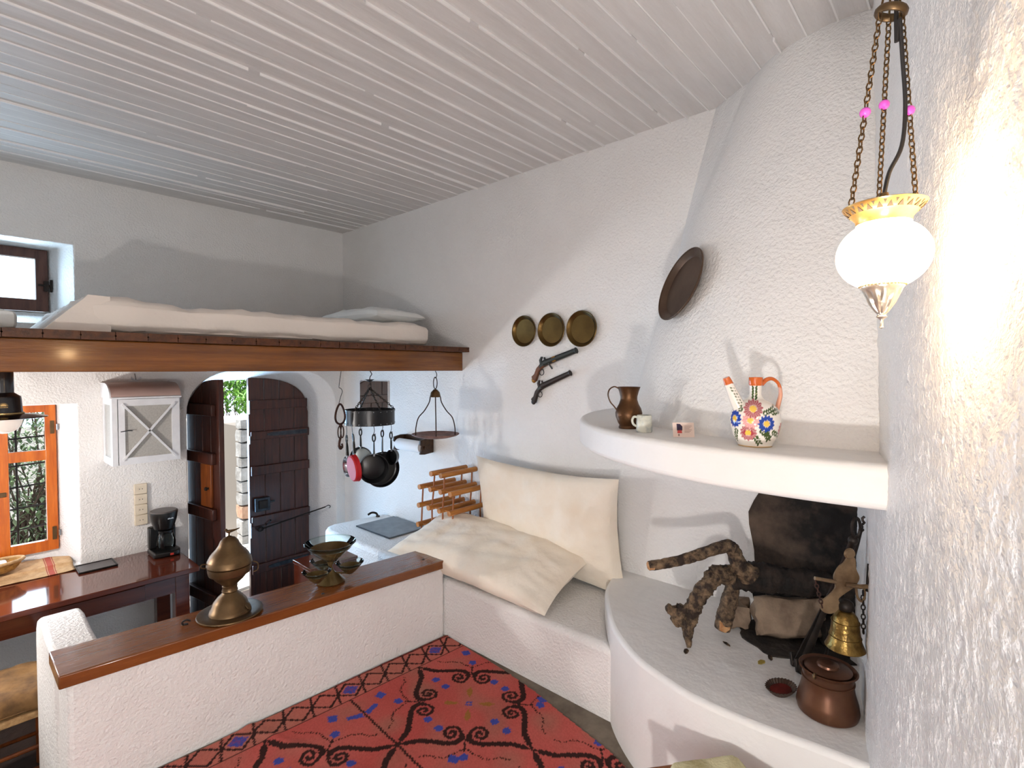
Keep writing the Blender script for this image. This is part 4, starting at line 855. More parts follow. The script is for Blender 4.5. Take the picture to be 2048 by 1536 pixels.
def bowl(nm, cx, cy, cz, R, H):
    b_ = obj(nm, lathe(NB(), [(0.004, 0.0), (R * 0.22, 0.004), (R * 0.55, H * 0.38), (R * 0.82, H * 0.72), (R * 0.97, H * 0.93), (R * 1.0, H), (R * 0.97, H), (R * 0.93, H * 0.93), (R * 0.78, H * 0.73)], 48, T(cx, cy, cz)), 'dish_glass', gd)
    obj('amber_base', lathe(NB(), [(0.0, -0.001), (R * 0.22, 0.001), (R * 0.56, H * 0.36), (R * 0.83, H * 0.70), (R * 0.80, H * 0.70), (R * 0.5, H * 0.38), (0, 0.01)], 48, T(cx, cy, cz)), 'bowl_amber', b_)
    obj('rim', tube(NB(), [(cx + R * math.cos(t), cy + R * math.sin(t), cz + H) for t in np.linspace(0, 2 * PI, 48, endpoint=False)], 0.0028, 8, True), 'dish_glass', b_)
bowl('large_bowl', 0, 0, 0.112, 0.130, 0.098)
for a in (205, 325, 85): bowl('small_bowl', 0.105 * math.cos(math.radians(a)), 0.085 * math.sin(math.radians(a)), 0.030, 0.070, 0.062)
for a in (205, 325, 85): obj('arm', tube(NB(), [(0.02 * math.cos(math.radians(a)), 0.02 * math.sin(math.radians(a)), 0.045), (0.105 * math.cos(math.radians(a)), 0.085 * math.sin(math.radians(a)), 0.032)], 0.005, 8), 'bowl_amber', gd)
# ------------------------------------------------------------------ pillows on the bench
pillow('bench_pillow', 'cream cotton pillow leaning upright against the wall', 0.565, 0.345, 0.095, 'pillow_cream', T(2.500, 1.985, 1.185) @ RZ(90) @ RZ(-1) @ RX(82), 2, grp='cream pillows on the bench', amp=0.016)
pillow('bench_pillow', 'cream cotton pillow lying flat in front of the other one', 0.64, 0.285, 0.095, 'pillow_cream', T(2.250, 2.235, 0.985) @ RZ(92) @ RX(-17) @ RY(-2), 8, grp='cream pillows on the bench', amp=0.016)
# ------------------------------------------------------------------ plates, pistols and tray on the wall
def wall_plate(label, y, z, R, m='brass_plate', M=None, cat='plate', name='brass_plate', grp='brass plates on the wall'):
    M = M or (T(XP - 0.004, y, z) @ RY(-90))
    t = thing(name, label, cat, M=M, group=grp)
    obj('dish', lathe(NB(), [(0, 0.004), (R * 0.80, 0.004), (R * 0.86, 0.012), (R * 0.97, 0.020), (R, 0.023), (R, 0.019), (R * 0.86, 0.006), (R * 0.8, 0.0), (0, 0.0)], 56), m, t)
    obj('rolled_rim', tube(NB(), [(R * math.cos(a), R * math.sin(a), 0.021) for a in np.linspace(0, 2 * PI, 56, endpoint=False)], 0.0035, 6, True), m, t)
    return t
wall_plate('smallest round brass plate, at the end away from the fireplace', 2.238, 2.375, 0.100)
wall_plate('middle round brass plate of the row of three', 2.010, 2.372, 0.104)
wall_plate('largest round brass plate, at the fireplace end of the row', 1.778, 2.367, 0.107)
za, aa = 2.46, 38.0
def hood_pt(a, z): return Vector((CX0 - hood_R(a, z) * math.cos(math.radians(a)), CY0 + hood_R(a, z) * math.sin(math.radians(a)), z))
pc = hood_pt(41, 2.455); nrm = (hood_pt(41.5, 2.455) - hood_pt(40.5, 2.455)).cross(hood_pt(41, 2.47) - hood_pt(41, 2.44)).normalized()
if nrm.dot(Vector((-1, 0, 0))) < 0: nrm = -nrm
wall_plate('large bronze tray hanging on the conical hood', 0, 0, 0.152, 'tray_bronze', Matrix.Translation(pc + nrm * 0.012) @ nrm.to_track_quat('Z', 'Y').to_matrix().to_4x4(), 'tray', 'bronze_tray', None)
def pistol(label, y0, z0, ang, L, wood, metal, grp, variant):
    """local frame: u along the barrel, v up, w out of the wall"""
    M = Matrix(((0, 0, -1, XP - 0.004), (-1, 0, 0, y0), (0, 1, 0, z0), (0, 0, 0, 1))) @ RZ(ang)
    t = thing('flintlock_pistol', label, 'pistol', M=M, group=grp)
    P = lambda pts, w0, w1, nm, m, par, bev=0.003: obj(nm, prism(NB(), [(a * L, 0.125 * L + (b_ - 0.125) * L * 1.35) for a, b_ in pts], w0, w1, plane='xy'), m, par, bevel=bev)
    st_ = P([(-0.02, -0.02), (0.04, -0.06), (0.10, -0.005), (0.16, 0.045), (0.24, 0.075), (0.36, 0.085), (0.62, 0.09), (0.62, 0.125), (0.34, 0.135), (0.22, 0.135), (0.12, 0.10), (0.045, 0.04), (-0.03, 0.02)], 0.004, 0.026, 'stock', wood, t, 0.005)
    obj('pommel', ball(NB(), (-0.005 * L, -0.085 * L, 0.015), 0.052 * L, sub=3, sc=(1, 1, 0.5)), 'gun_brass' if variant else wood, t)
    obj('barrel', tube(NB(), [(0.30 * L, 0.125 * L, 0.018), (0.98 * L, 0.125 * L, 0.018), (1.0 * L, 0.125 * L, 0.018)], [0.056 * L, 0.046 * L, 0.056 * L], 8), metal, t, flat=True)
    obj('lock_plate', prism(NB(), [(0.20 * L, 0.075 * L), (0.40 * L, 0.095 * L), (0.42 * L, 0.13 * L), (0.22 * L, 0.13 * L)], 0.024, 0.031, plane='xy'), 'gun_metal', t)
    obj('cock', prism(NB(), [(0.24 * L, 0.12 * L), (0.29 * L, 0.13 * L), (0.285 * L, 0.18 * L), (0.325 * L, 0.235 * L), (0.30 * L, 0.245 * L), (0.245 * L, 0.20 * L)], 0.024, 0.035, plane='xy'), metal, t)
    obj('frizzen', prism(NB(), [(0.34 * L, 0.13 * L), (0.37 * L, 0.13 * L), (0.365 * L, 0.215 * L), (0.345 * L, 0.215 * L)], 0.022, 0.033, plane='xy'), metal, t)
    g = [(0.20 * L + 0.05 * L * math.cos(a), -0.005 * L + 0.052 * L * math.sin(a), 0.016) for a in np.linspace(0, 2 * PI, 18, endpoint=False)]
    obj('trigger_guard', tube(NB(), g, 0.007 * L, 6, True), 'gun_metal', t)
    obj('trigger', tube(NB(), [(0.20 * L, 0.07 * L, 0.016), (0.195 * L, 0.03 * L, 0.016)], 0.006 * L, 6), 'gun_metal', t)
    if variant:
        obj('barrel_band', box(NB(), 0.50 * L, 0.58 * L, 0.080 * L, 0.168 * L, 0.003, 0.034), 'gun_brass', t, bevel=0.003)
        obj('belt_hook', prism(NB(), [(0.40 * L, 0.09 * L), (0.425 * L, 0.09 * L), (0.475 * L, -0.02 * L), (0.455 * L, -0.03 * L)], 0.026, 0.032, plane='xy'), 'gun_metal', t)
    return t
pistol('flintlock pistol with brown wooden grip and brass bands', 2.160, 2.082, 17, 0.375, 'flint_wood', 'gun_metal', 'flintlock pistols on the wall', True)
pistol('all-dark flintlock pistol hanging under the other pistol', 2.165, 1.935, 21, 0.345, 'flint_dark', 'flint_dark', 'flintlock pistols on the wall', False)
# ------------------------------------------------------------------ on the mantel shelf
MZ = 1.9
jt = thing('copper_jug', 'hammered copper jug with a loop handle on the mantel shelf', 'jug', (1.722, 0.962, MZ), 0)
obj('body', lathe(NB(), [(0, 0.0), (0.036, 0.0), (0.037, 0.005), (0.034, 0.012), (0.040, 0.022), (0.0485, 0.045), (0.0495, 0.058), (0.045, 0.075), (0.036, 0.092), (0.031, 0.108), (0.031, 0.118), (0.036, 0.138), (0.041, 0.152), (0.0425, 0.155), (0.040, 0.155), (0.029, 0.118), (0.029, 0.106), (0.0, 0.10)], 48), 'copper_old', jt)
du = Vector((-0.669, 0.743, 0))
obj('handle', tube(NB(), smooth_path([tuple(du * a + Vector((0, 0, z))) for a, z in ((0.040, 0.150), (0.055, 0.156), (0.072, 0.146), (0.078, 0.125), (0.070, 0.10), (0.056, 0.083), (0.046, 0.070))], 5), 0.0042, 8, flat=(1.5, 0.6)), 'copper_old', jt)
mg = thing('ceramic_mug', 'small speckled pale blue ceramic mug beside the copper jug', 'mug', (1.652, 0.862, MZ), 0)
obj('body', lathe(NB(), [(0, 0), (0.026, 0), (0.028, 0.004), (0.0275, 0.03), (0.026, 0.058), (0.0245, 0.060), (0.0245, 0.056), (0.026, 0.02), (0, 0.008)], 40), 'ceramic_mug', mg)
obj('handle', tube(NB(), smooth_path([tuple(du * a + Vector((0, 0, z))) for a, z in ((0.025, 0.052), (0.036, 0.054), (0.042, 0.042), (0.038, 0.028), (0.026, 0.020))], 5), 0.0042, 8), 'ceramic_mug', mg)
Mc = T(1.612, 0.700, MZ) @ RZ(-52) @ RX(-16)
cdt = thing('photo_card', 'small printed photo card leaning on the mantel shelf', 'card', M=Mc)
crd = obj('card_sheet', box(NB(), -0.034, 0.034, -0.001, 0.0, 0, 0.048), 'card_paper', cdt)
def cpatch(nm, m, pts): obj(nm, prism(NB(), pts, -0.0016, -0.001), m, crd)
cpatch('photo_dark', 'card_dark', [(-0.021, 0.022), (-0.004, 0.022), (-0.003, 0.035), (-0.010, 0.043), (-0.021, 0.044)])
cpatch('photo_red', 'card_red', [(-0.020, 0.013), (-0.005, 0.013), (-0.006, 0.024), (-0.019, 0.023)])
cpatch('small_house', 'card_ink', [(-0.018, 0.004), (-0.013, 0.004), (-0.013, 0.009), (-0.0155, 0.012), (-0.018, 0.009)])
for i in range(6): cpatch('text_line', 'card_ink', [(0.003, 0.036 - i * 0.0042), (0.027 - (i % 3) * 0.004, 0.036 - i * 0.0042), (0.027 - (i % 3) * 0.004, 0.0372 - i * 0.0042), (0.003, 0.0372 - i * 0.0042)])
# painted pitcher: lathe with colours painted on its points
def painted(me, fn):
    ca = me.color_attributes.new('Col', 'FLOAT_COLOR', 'POINT'); buf = np.ones((len(me.vertices), 4), dtype=np.float32)
    for i, v in enumerate(me.vertices): buf[i, :3] = fn(v.co)[:3]
    ca.data.foreach_set('color', buf.ravel())
CW, CO, CG, CBL, CRD, CPK, CYE = [lin(*c) for c in ((240, 234, 224), (204, 98, 34), (62, 82, 34), (28, 66, 160), (168, 58, 74), (226, 150, 150), (238, 196, 84))]
pm = vmat('painted_ceramic', 0.12, coat=0.5)
pt_ = thing('painted_pitcher', 'white ceramic pitcher painted with blue and pink flowers, orange spout tips', 'pitcher', (1.572, 0.470, MZ))
view_a = math.atan2(-0.470, -1.572)
prof = [(0, 0.0), (0.040, 0.0), (0.046, 0.003), (0.050, 0.012), (0.060, 0.032), (0.067, 0.060), (0.068, 0.078), (0.062, 0.102), (0.050, 0.118), (0.034, 0.130), (0.022, 0.138), (0.0165, 0.150), (0.0165, 0.172), (0.0185, 0.178), (0.0185, 0.196), (0.016, 0.197), (0.013, 0.193), (0.012, 0.17), (0, 0.165)]
pp = smooth_path([(r, 0, z) for r, z in prof], 9); bm = lathe(NB(), [(max(p.x, 0), p.z) for p in pp], 260)
FL = [(-0.006, 0.110, 0.027, 'r'), (-0.012, 0.078, 0.024, 'p'), (-0.018, 0.043, 0.024, 'r'), (0.030, 0.070, 0.024, 'b'), (-0.062, 0.080, 0.026, 'b'), (0.095, 0.05, 0.025, 'r'), (0.12, 0.09, 0.025, 'b'), (-0.12, 0.05, 0.025, 'r')]
LFS = []
rr_ = random.Random(4)
for (cx_, cy_, a0, n_) in ((0.016, 0.050, -40, 5), (0.030, 0.045, -75, 4), (0.024, 0.098, 25, 6), (0.048, 0.10, 10, 5), (-0.040, 0.105, 120, 5), (-0.055, 0.048, -100, 5), (0.05, 0.045, -20, 5), (0.0, 0.032, -60, 4)):
    for k in range(n_):
        for s_ in (-1, 1):
            a = math.radians(a0); LFS.append((cx_ + math.cos(a) * k * 0.0075 - s_ * math.sin(a) * 0.0042, cy_ + math.sin(a) * k * 0.0075 + s_ * math.cos(a) * 0.0042, a + s_ * 0.7))
for k in range(5):
    for s_ in (-1, 1): LFS.append((-0.003 + s_ * 0.0045, 0.138 + k * 0.0078, PI / 2 + s_ * -0.5))
def pitcher_col(co):
    r = math.hypot(co.x, co.y); z = co.z
    if z > 0.174: return CO
    a = math.atan2(co.y, co.x) - view_a; a = (a + PI) % (2 * PI) - PI
    u = a * max(r, 0.016)                                # to the right of the photographer's view is positive
    if z < 0.004: return lin(214, 178, 130)
    for (fx, fz, fr, kind) in FL:
        dx, dz = u - fx, z - fz; d = math.hypot(dx, dz)
        if d < fr:
            th = math.atan2(dz, dx); edge = fr * (0.91 + 0.09 * math.cos(th * 13 + fx * 300))
            if d < fr * 0.34: return CYE
            if d < fr * 0.44: return CW if math.cos(th * 18) > 0.2 else {'r': CRD, 'p': CPK, 'b': CBL}[kind]
            if d < edge:
                c = {'r': CRD, 'p': CPK, 'b': CBL}[kind]
                k = 0.35 * (0.5 + 0.5 * math.cos(th * 22)) if kind != 'b' else 0.0
                return tuple(c[i] * (1 - k) + CW[i] * k for i in range(3))
    for (lx, lz, la) in LFS:
        dx, dz = u - lx, z - lz
        if dx * dx + dz * dz < 0.00005:
            p = dx * math.cos(la) + dz * math.sin(la); q = -dx * math.sin(la) + dz * math.cos(la)
            if (p / 0.0056) ** 2 + (q / 0.0026) ** 2 < 1: return CG
    return CW
o = obj('body', bm, pm, pt_); painted(o.data, pitcher_col)
rt = Vector((0.669, -0.743, 0)); tw = Vector((-0.743, -0.669, 0))
def prel(pts): return [tuple(rt * a + tw * d + Vector((0, 0, z))) for a, d, z in pts]
spb = NB(); spts = smooth_path(prel([(-0.038, 0, 0.098), (-0.052, 0, 0.122), (-0.066, 0, 0.152), (-0.079, 0, 0.182), (-0.086, 0, 0.197)]), 12)
tube(spb, spts, [0.020 - 0.0108 * i / (len(spts) - 1) for i in range(len(spts))], 28)
o = obj('spout', spb, pm, pt_)
def spout_col(co):
    if co.z > 0.178 + 0.3 * (co.dot(rt) + 0.079): return CO
    k = (co.z - 0.112) / 0.0085; d = co.dot(rt) + 0.045 + (co.z - 0.11) * 0.47
    if co.dot(tw) > 0 and 0.112 < co.z < 0.172 and 0.25 < k % 1 < 0.75 and 0.001 < abs(d) < 0.0065: return CG
    return CW
painted(o.data, spout_col)
hb = NB(); hpts = smooth_path(prel([(0.017, 0, 0.176), (0.030, 0, 0.190), (0.048, 0, 0.193), (0.066, 0, 0.178), (0.072, 0, 0.150), (0.066, 0, 0.120), (0.062, 0, 0.095), (0.064, 0, 0.075)]), 8)
tube(hb, hpts, [0.0058 + 0.0010 * math.sin(i * 0.2) for i in range(len(hpts))], 14, flat=(1.2, 0.9))
o = obj('handle', hb, pm, pt_); painted(o.data, lambda co: CO if co.z > 0.168 else (lin(222, 158, 130) if co.z > 0.10 else lin(230, 200, 180)))
# ------------------------------------------------------------------ on the hearth
HZ = 0.9575
def bark_tube(pts, rad, seed, seg=22, n=12, rough=0.22):
    P = smooth_path(pts, n); m_ = len(P); rr = [interp(i / (m_ - 1), np.linspace(0, 1, len(rad)), rad) for i in range(m_)]
    bm = tube(NB(), P, rr, seg)
    for v in bm.verts:
        d = min(range(m_), key=lambda i: (P[i] - v.co).length_squared); c = P[d]; o_ = v.co - c
        k = 1 + rough * noise.noise(v.co * 32 + Vector((seed, 0, 0))) + 0.8 * rough * noise.noise(v.co * 95 + Vector((0, seed, 0)))
        v.co = c + o_ * k
    return bm
lg = thing('forked_log', 'gnarled forked branch with bark lying in the fireplace', 'log', (2.2, 0.8, HZ))
obj('trunk', bark_tube([(2.27, 0.775, 1.20), (2.33, 0.72, 1.215), (2.38, 0.66, 1.215), (2.43, 0.60, 1.205), (2.50, 0.52, 1.195), (2.56, 0.45, 1.20)], [0.035, 0.055, 0.062, 0.05, 0.058, 0.035], 1), 'bark_burnt', lg, world=True, sharp=180)
tb = obj('long_branch', bark_tube([(2.002, 1.02, 1.283), (2.063, 0.952, 1.298), (2.134, 0.873, 1.326), (2.222, 0.778, 1.368), (2.248, 0.752, 1.345), (2.265, 0.735, 1.287), (2.30, 0.70, 1.235)], [0.019, 0.021, 0.023, 0.026, 0.030, 0.036, 0.046], 5, rough=0.16), 'bark', lg, world=True, sharp=180)
d0 = Vector((2.002 - 2.063, 1.02 - 0.952, 1.283 - 1.298)).normalized(); Mq = Matrix.Translation(Vector((2.002, 1.02, 1.283))) @ d0.to_track_quat('Z', 'Y').to_matrix().to_4x4()
obj('cut_end', lathe(NB(), [(0.0, 0.006), (0.013, 0.005), (0.019, 0.0), (0.020, -0.022), (0.0, -0.022)], 16, Mq), 'cut_wood', tb, world=True)
obj('knotty_branch', bark_tube([(2.26, 0.765, 1.235), (2.20, 0.80, 1.245), (2.155, 0.835, 1.195), (2.122, 0.87, 1.115), (2.098, 0.885, 1.05), (2.075, 0.875, 1.00), (2.055, 0.862, 0.966)], [0.04, 0.038, 0.034, 0.034, 0.030, 0.018, 0.008], 9, rough=0.3), 'bark', lg, world=True, sharp=180)
obj('side_knot', bark_tube([(2.11, 0.885, 1.095), (2.082, 0.918, 1.085), (2.062, 0.94, 1.095), (2.048, 0.955, 1.115)], [0.03, 0.032, 0.02, 0.012], 14, rough=0.35), 'bark', lg, world=True, sharp=180)
obj('lower_knot', bark_tube([(2.10, 0.89, 1.075), (2.078, 0.92, 1.055), (2.066, 0.935, 1.04)], [0.026, 0.03, 0.022], 17, rough=0.35), 'bark', lg, world=True, sharp=180)
obj('twig', tube(NB(), [(2.285, 0.72, 1.29), (2.36, 0.66, 1.255)], 0.006, 6), 'bark_burnt', lg, world=True)
sl = thing('short_log', 'short split log with a pale cut end standing in the hearth', 'log', (2.25, 0.80, HZ))
obj('bark_body', bark_tube([(2.29, 0.765, 1.20), (2.277, 0.776, 1.12), (2.265, 0.79, 1.05), (2.258, 0.80, 0.99)], [0.028, 0.034, 0.036, 0.033], 23, rough=0.12), 'bark', sl, world=True, sharp=180)
obj('cut_face', prism(NB(), [(-0.024, -0.02), (0.0, -0.032), (0.022, -0.018), (0.026, 0.012), (0.004, 0.028), (-0.02, 0.018)], -0.003, 0.004, T(2.237, 0.782, 1.02) @ RZ(-48) @ RX(-18), plane='xz'), 'cut_wood', sl, world=True, bevel=0.003)
def rock(name, label, c, s, seed, m, rz=0, tilt=0, cat='stone', grp='stones in the fireplace'):
    bm = NB(); bmesh.ops.create_cube(bm, size=2.0); bmesh.ops.subdivide_edges(bm, edges=bm.edges[:], cuts=5, use_grid_fill=True)
    for v in bm.verts:
        p = v.co.copy(); q = p.normalized() * 1.25; p = p * 0.72 + q * 0.28
        p *= 1 + 0.26 * noise.noise(p * 1.3 + Vector((seed, seed, 0))) + 0.05 * noise.noise(p * 5 + Vector((seed, 0, 3)))
        v.co = (p.x * s[0], p.y * s[1], p.z * s[2])
    bmesh.ops.transform(bm, matrix=T(*c) @ RZ(rz) @ RX(tilt), verts=bm.verts[:])
    zmin = min(v.co.z for v in bm.verts)
    if zmin < HZ: bmesh.ops.translate(bm, vec=(0, 0, HZ + 0.001 - zmin), verts=bm.verts[:])
    return tag(obj(name, bm, m, sharp=50), label, cat, grp)
rock('hearth_stone', 'large flat brown stone leaning under the burnt log', (2.44, 0.58, 1.035), (0.135, 0.05, 0.075), 2, 'hearth_stone', -52, -28)
rock('hearth_stone', 'small tan stone beside the split log', (2.40, 0.785, 1.02), (0.062, 0.05, 0.05), 6, 'hearth_stone', 20)
rock('hearth_stone', 'dark stone at the wall end of the hearth', (2.49, 0.425, 1.0), (0.06, 0.045, 0.045), 8, 'charcoal', 30)
rock('hearth_stone', 'sooty lump of burnt wood on the back of the hearth', (2.55, 0.60, 1.10), (0.05, 0.10, 0.05), 12, 'charcoal', 0)
bm = NB(); rnd = random.Random(8)
outl = [(2.41 + 0.17 * math.cos(t) * (1 + 0.25 * noise.noise(Vector((math.cos(t) * 2, math.sin(t) * 2, 1)))), 0.56 + 0.21 * math.sin(t) * (1 + 0.25 * noise.noise(Vector((math.cos(t) * 3, math.sin(t) * 3, 4))))) for t in np.linspace(0, 2 * PI, 40, endpoint=False)]
prism(bm, outl, HZ, HZ + 0.006, plane='xy')
a_ = obj('ash_bed', bm, 'charcoal', None, bevel=0.004); a_['kind'] = 'stuff'; a_['label'] = 'dark ash spread over the back of the hearth'; a_['category'] = 'ash'
for i, (x, y, a, m_, lb) in enumerate(((2.030, 0.862, 10, 'bark', 'dark bark chip under the tip of the knotty branch'), (2.20, 0.76, 60, 'bark', 'thin bark chip in front of the split log'), (2.211, 0.591, 20, 'bark', 'narrow bark chip beside the dry leaf'), (2.152, 0.607, -20, 'leaf_dry', 'curled yellow-green dry leaf on the hearth'))):
    bm = NB(); pts = [(-0.022, 0), (-0.012, 0.009), (0.006, 0.010), (0.022, 0.002), (0.010, -0.008), (-0.012, -0.007)]
    prism(bm, pts, [0.0015, 0.004, 0.005, 0.002, 0.001, 0.001], [0.004, 0.008, 0.009, 0.005, 0.005, 0.004], T(x, y, HZ) @ RZ(a), plane='xy')
    tag(obj('bark_chip' if m_ == 'bark' else 'dry_leaf', bm, m_, bevel=0.001), lb, 'bark chip' if m_ == 'bark' else 'leaf')
cpot = thing('copper_pot', 'bulging copper pot with a lid beside the plaster wall', 'pot', (1.990, 0.352, HZ))
obj('body', lathe(NB(), [(0, 0.0), (0.080, 0.0), (0.090, 0.008), (0.094, 0.025), (0.090, 0.05), (0.080, 0.085), (0.075, 0.115), (0.077, 0.135), (0.084, 0.150), (0.088, 0.153), (0.084, 0.156), (0.074, 0.150), (0.068, 0.14), (0, 0.138)], 56), 'copper_pot', cpot)
obj('ridge', tube(NB(), [(0.0765 * math.cos(t), 0.0765 * math.sin(t), 0.118) for t in np.linspace(0, 2 * PI, 48, endpoint=False)], 0.003, 6, True), 'copper_pot', cpot)
ldp = obj('lid', lathe(NB(), [(0.070, 0.148), (0.071, 0.153), (0.060, 0.158), (0.034, 0.161), (0.032, 0.168), (0.024, 0.172), (0.012, 0.173), (0, 0.172)], 48), 'copper_pot', cpot)
obj('lug', tube(NB(), smooth_path([(-0.085, 0.02, 0.150), (-0.099, 0.022, 0.153), (-0.096, 0.022, 0.165), (-0.082, 0.02, 0.160)], 4), 0.004, 6), 'brass_old', cpot)
ds = thing('fluted_dish', 'small dark fluted dish with red wax beside the copper pot', 'dish', (1.998, 0.498, HZ), -20)
fl = NB(); n = 56; rg_ = []
for (r, z) in ((0.030, 0.0), (0.040, 0.010), (0.053, 0.026), (0.050, 0.026), (0.037, 0.012), (0.0, 0.008)):
    if r == 0: rg_.append(None); continue
    rg_.append([fl.verts.new((1.15 * r * (1 + (0.05 if z > 0.005 else 0) * math.cos(28 * 2 * PI * i / n)) * math.cos(2 * PI * i / n), 0.85 * r * (1 + (0.05 if z > 0.005 else 0) * math.cos(28 * 2 * PI * i / n)) * math.sin(2 * PI * i / n), z)) for i in range(n)])
c0 = fl.verts.new((0, 0, 0.008)); c1 = fl.verts.new((0, 0, 0))
for A, B_ in zip(rg_, rg_[1:]):
    for i in range(n):
        if B_ is None: fl.faces.new((A[i], A[(i + 1) % n], c0))
        else: fl.faces.new((A[i], A[(i + 1) % n], B_[(i + 1) % n], B_[i]))
for i in range(n): fl.faces.new((rg_[0][(i + 1) % n], rg_[0][i], c1))
obj('fluted_shell', fl, 'shell_dark', ds)
obj('red_wax', lathe(NB(), [(0, 0.016), (0.036, 0.015), (0.038, 0.012), (0, 0.012)], 32, SC(1.15, 0.85, 1)), 'red_glass', ds)
tg = thing('fire_tongs', 'black iron fire tongs leaning on the wall behind the bell', 'tongs', (2.18, 0.483, HZ))
for (a, b_, c) in (((2.175, 0.478, HZ + 0.004), (2.06, 0.37, 1.30), (2.005, 0.290, 1.56)), ((2.215, 0.505, HZ + 0.004), (2.10, 0.385, 1.28), (2.020, 0.285, 1.55))):
    arm = obj('arm', tube(NB(), smooth_path([a, b_, c], 6), [0.011] * 4 + [0.008] * 9, 8, flat=(1.2, 0.6)), 'black_iron', tg, world=True)
    obj('jaw', box(NB(), -0.012, 0.012, -0.008, 0.008, 0, 0.05, T(a[0], a[1], a[2]) @ RZ(-45) @ RX(-18)), 'black_iron', arm, world=True, bevel=0.003)
obj('loop', tube(NB(), [(2.005 + 0.010 * math.cos(t), 0.282 - 0.010 * math.cos(t), 1.60 + 0.032 * math.sin(t)) for t in np.linspace(0, 2 * PI, 18, endpoint=False)], 0.005, 6, True), 'black_iron', tg, world=True)
obj('pivot', ball(NB(), (2.01, 0.29, 1.555), 0.016, sub=2), 'black_iron', tg, world=True)
pk = thing('fire_poker', 'thin twisted iron poker standing in the fireplace corner', 'poker', (2.30, 0.40, HZ))
obj('shaft', tube(NB(), [(2.25, 0.42, HZ + 0.003), (2.055, 0.285, 1.53), (2.035, 0.271, 1.60)], 0.006, 8), 'black_iron', pk, world=True)
obj('twisted_grip', tube(NB(), [(2.04 - 0.006 * i * 0.5 + 0.004 * math.sin(i * 1.6), 0.273 - 0.0012 * i + 0.004 * math.cos(i * 1.6), 1.575 + 0.007 * i) for i in range(10)], 0.004, 6), 'black_iron', pk, world=True)
# bell on a brass wall bracket
br = thing('bell_bracket', 'brass scroll bracket on the plaster wall carrying the bell', 'bracket', (1.94, near_y(1.94), 1.40))
u = Vector((0.669, -0.743, 0)); nf = Vector((-0.743, -0.669, 0)); base = Vector((1.93, 0.298, 1.42))
def bpl(pts, th, off=0.0):
    bm = NB(); A = [bm.verts.new(base + u * a + Vector((0, 0, z)) + nf * off) for a, z in pts]; B2 = [bm.verts.new(base + u * a + Vector((0, 0, z)) - nf * th + nf * off) for a, z in pts]
    bm.faces.new(A); bm.faces.new(B2[::-1]); n_ = len(pts)
    for i in range(n_): bm.faces.new((A[i], B2[i], B2[(i + 1) % n_], A[(i + 1) % n_]))
    return bm
pts = smooth_path([(0.010, 0.105, 0), (0.030, 0.095, 0), (0.035, 0.060, 0), (0.046, 0.030, 0), (0.030, 0.002, 0), (0.0, -0.020, 0), (-0.020, -0.038, 0), (-0.014, -0.062, 0), (-0.040, -0.085, 0), (-0.070, -0.078, 0), (-0.078, -0.050, 0), (-0.052, -0.028, 0), (-0.030, 0.0, 0), (-0.036, 0.035, 0), (-0.022, 0.065, 0), (-0.004, 0.080, 0), (0.010, 0.105, 0)], 4)[:-1]
obj('scroll_plate', bpl([(p.x, p.y) for p in pts], 0.006), 'bracket_brass', br, world=True)
obj('round_boss', lathe(NB(), [(0, 0.008), (0.015, 0.006), (0.018, 0.0)], 18, Matrix.Translation(base + u * 0.012 + Vector((0, 0, 0.11))) @ nf.to_track_quat('Z', 'Y').to_matrix().to_4x4()), 'bracket_brass', br, world=True)
wy = lambda x: near_y(x)
obj('wall_arm', tube(NB(), [tuple(base + Vector((0, 0, 0.01))), (1.955, 0.262, 1.425), (1.975, wy(1.975) - 0.01, 1.43)], 0.007, 8), 'bracket_brass', br, world=True)
obj('wall_spike', tube(NB(), [(1.968, wy(1.968) + 0.006, 1.50), (1.972, wy(1.972) + 0.006, 1.41)], [0.003, 0.006], 6), 'black_iron', br, world=True)
obj('left_arm', tube(NB(), [tuple(base + u * -0.03 + Vector((0, 0, 0.018))), tuple(base + u * -0.098 + Vector((0, 0, 0.030)))], 0.006, 8), 'bracket_brass', br, world=True)
b0 = W[br].translation
chain(br, base + u * -0.096 + Vector((0, 0, 0.024)) - b0, base + u * -0.072 + Vector((0, 0, -0.065)) - b0, 0.017, 0.0022, 'rust_iron')
chain(br, base + u * 0.058 + Vector((0, 0, -0.01)) - b0, base + u * 0.062 + Vector((0, 0, -0.15)) - b0, 0.019, 0.0022, 'black_iron')
obj('side_scroll', tube(NB(), smooth_path([tuple(base + u * 0.035 + Vector((0, 0, 0.008))), tuple(base + u * 0.040 + Vector((0, 0, -0.03))), tuple(base + u * 0.056 + Vector((0, 0, -0.045))), tuple(base + u * 0.064 + Vector((0, 0, -0.02))), tuple(base + u * 0.058 + Vector((0, 0, 0.006)))], 5), 0.004, 6), 'bracket_brass', br, world=True)
bl = thing('brass_bell', 'engraved golden brass bell hanging from the scroll bracket', 'bell', (1.934, 0.296, 1.222))
obj('bell_body', lathe(NB(), [(0.054, 0.0), (0.057, 0.003), (0.053, 0.012), (0.046, 0.030), (0.041, 0.060), (0.039, 0.085), (0.034, 0.105), (0.024, 0.118), (0.018, 0.122), (0.0, 0.124), (0.0, 0.118), (0.030, 0.10), (0.036, 0.06), (0.05, 0.004), (0.054, 0.0)], 48), 'bell_brass', bl)
obj('bell_crown', ball(NB(), (0, 0, 0.138), 0.024, sub=3, sc=(1, 1, 0.9)), 'black_iron', bl)
for z, r in ((0.040, 0.045), (0.088, 0.0395)): obj('raised_band', tube(NB(), [(r * math.cos(t), r * math.sin(t), z) for t in np.linspace(0, 2 * PI, 40, endpoint=False)], 0.0016, 6, True), 'bell_brass', bl)
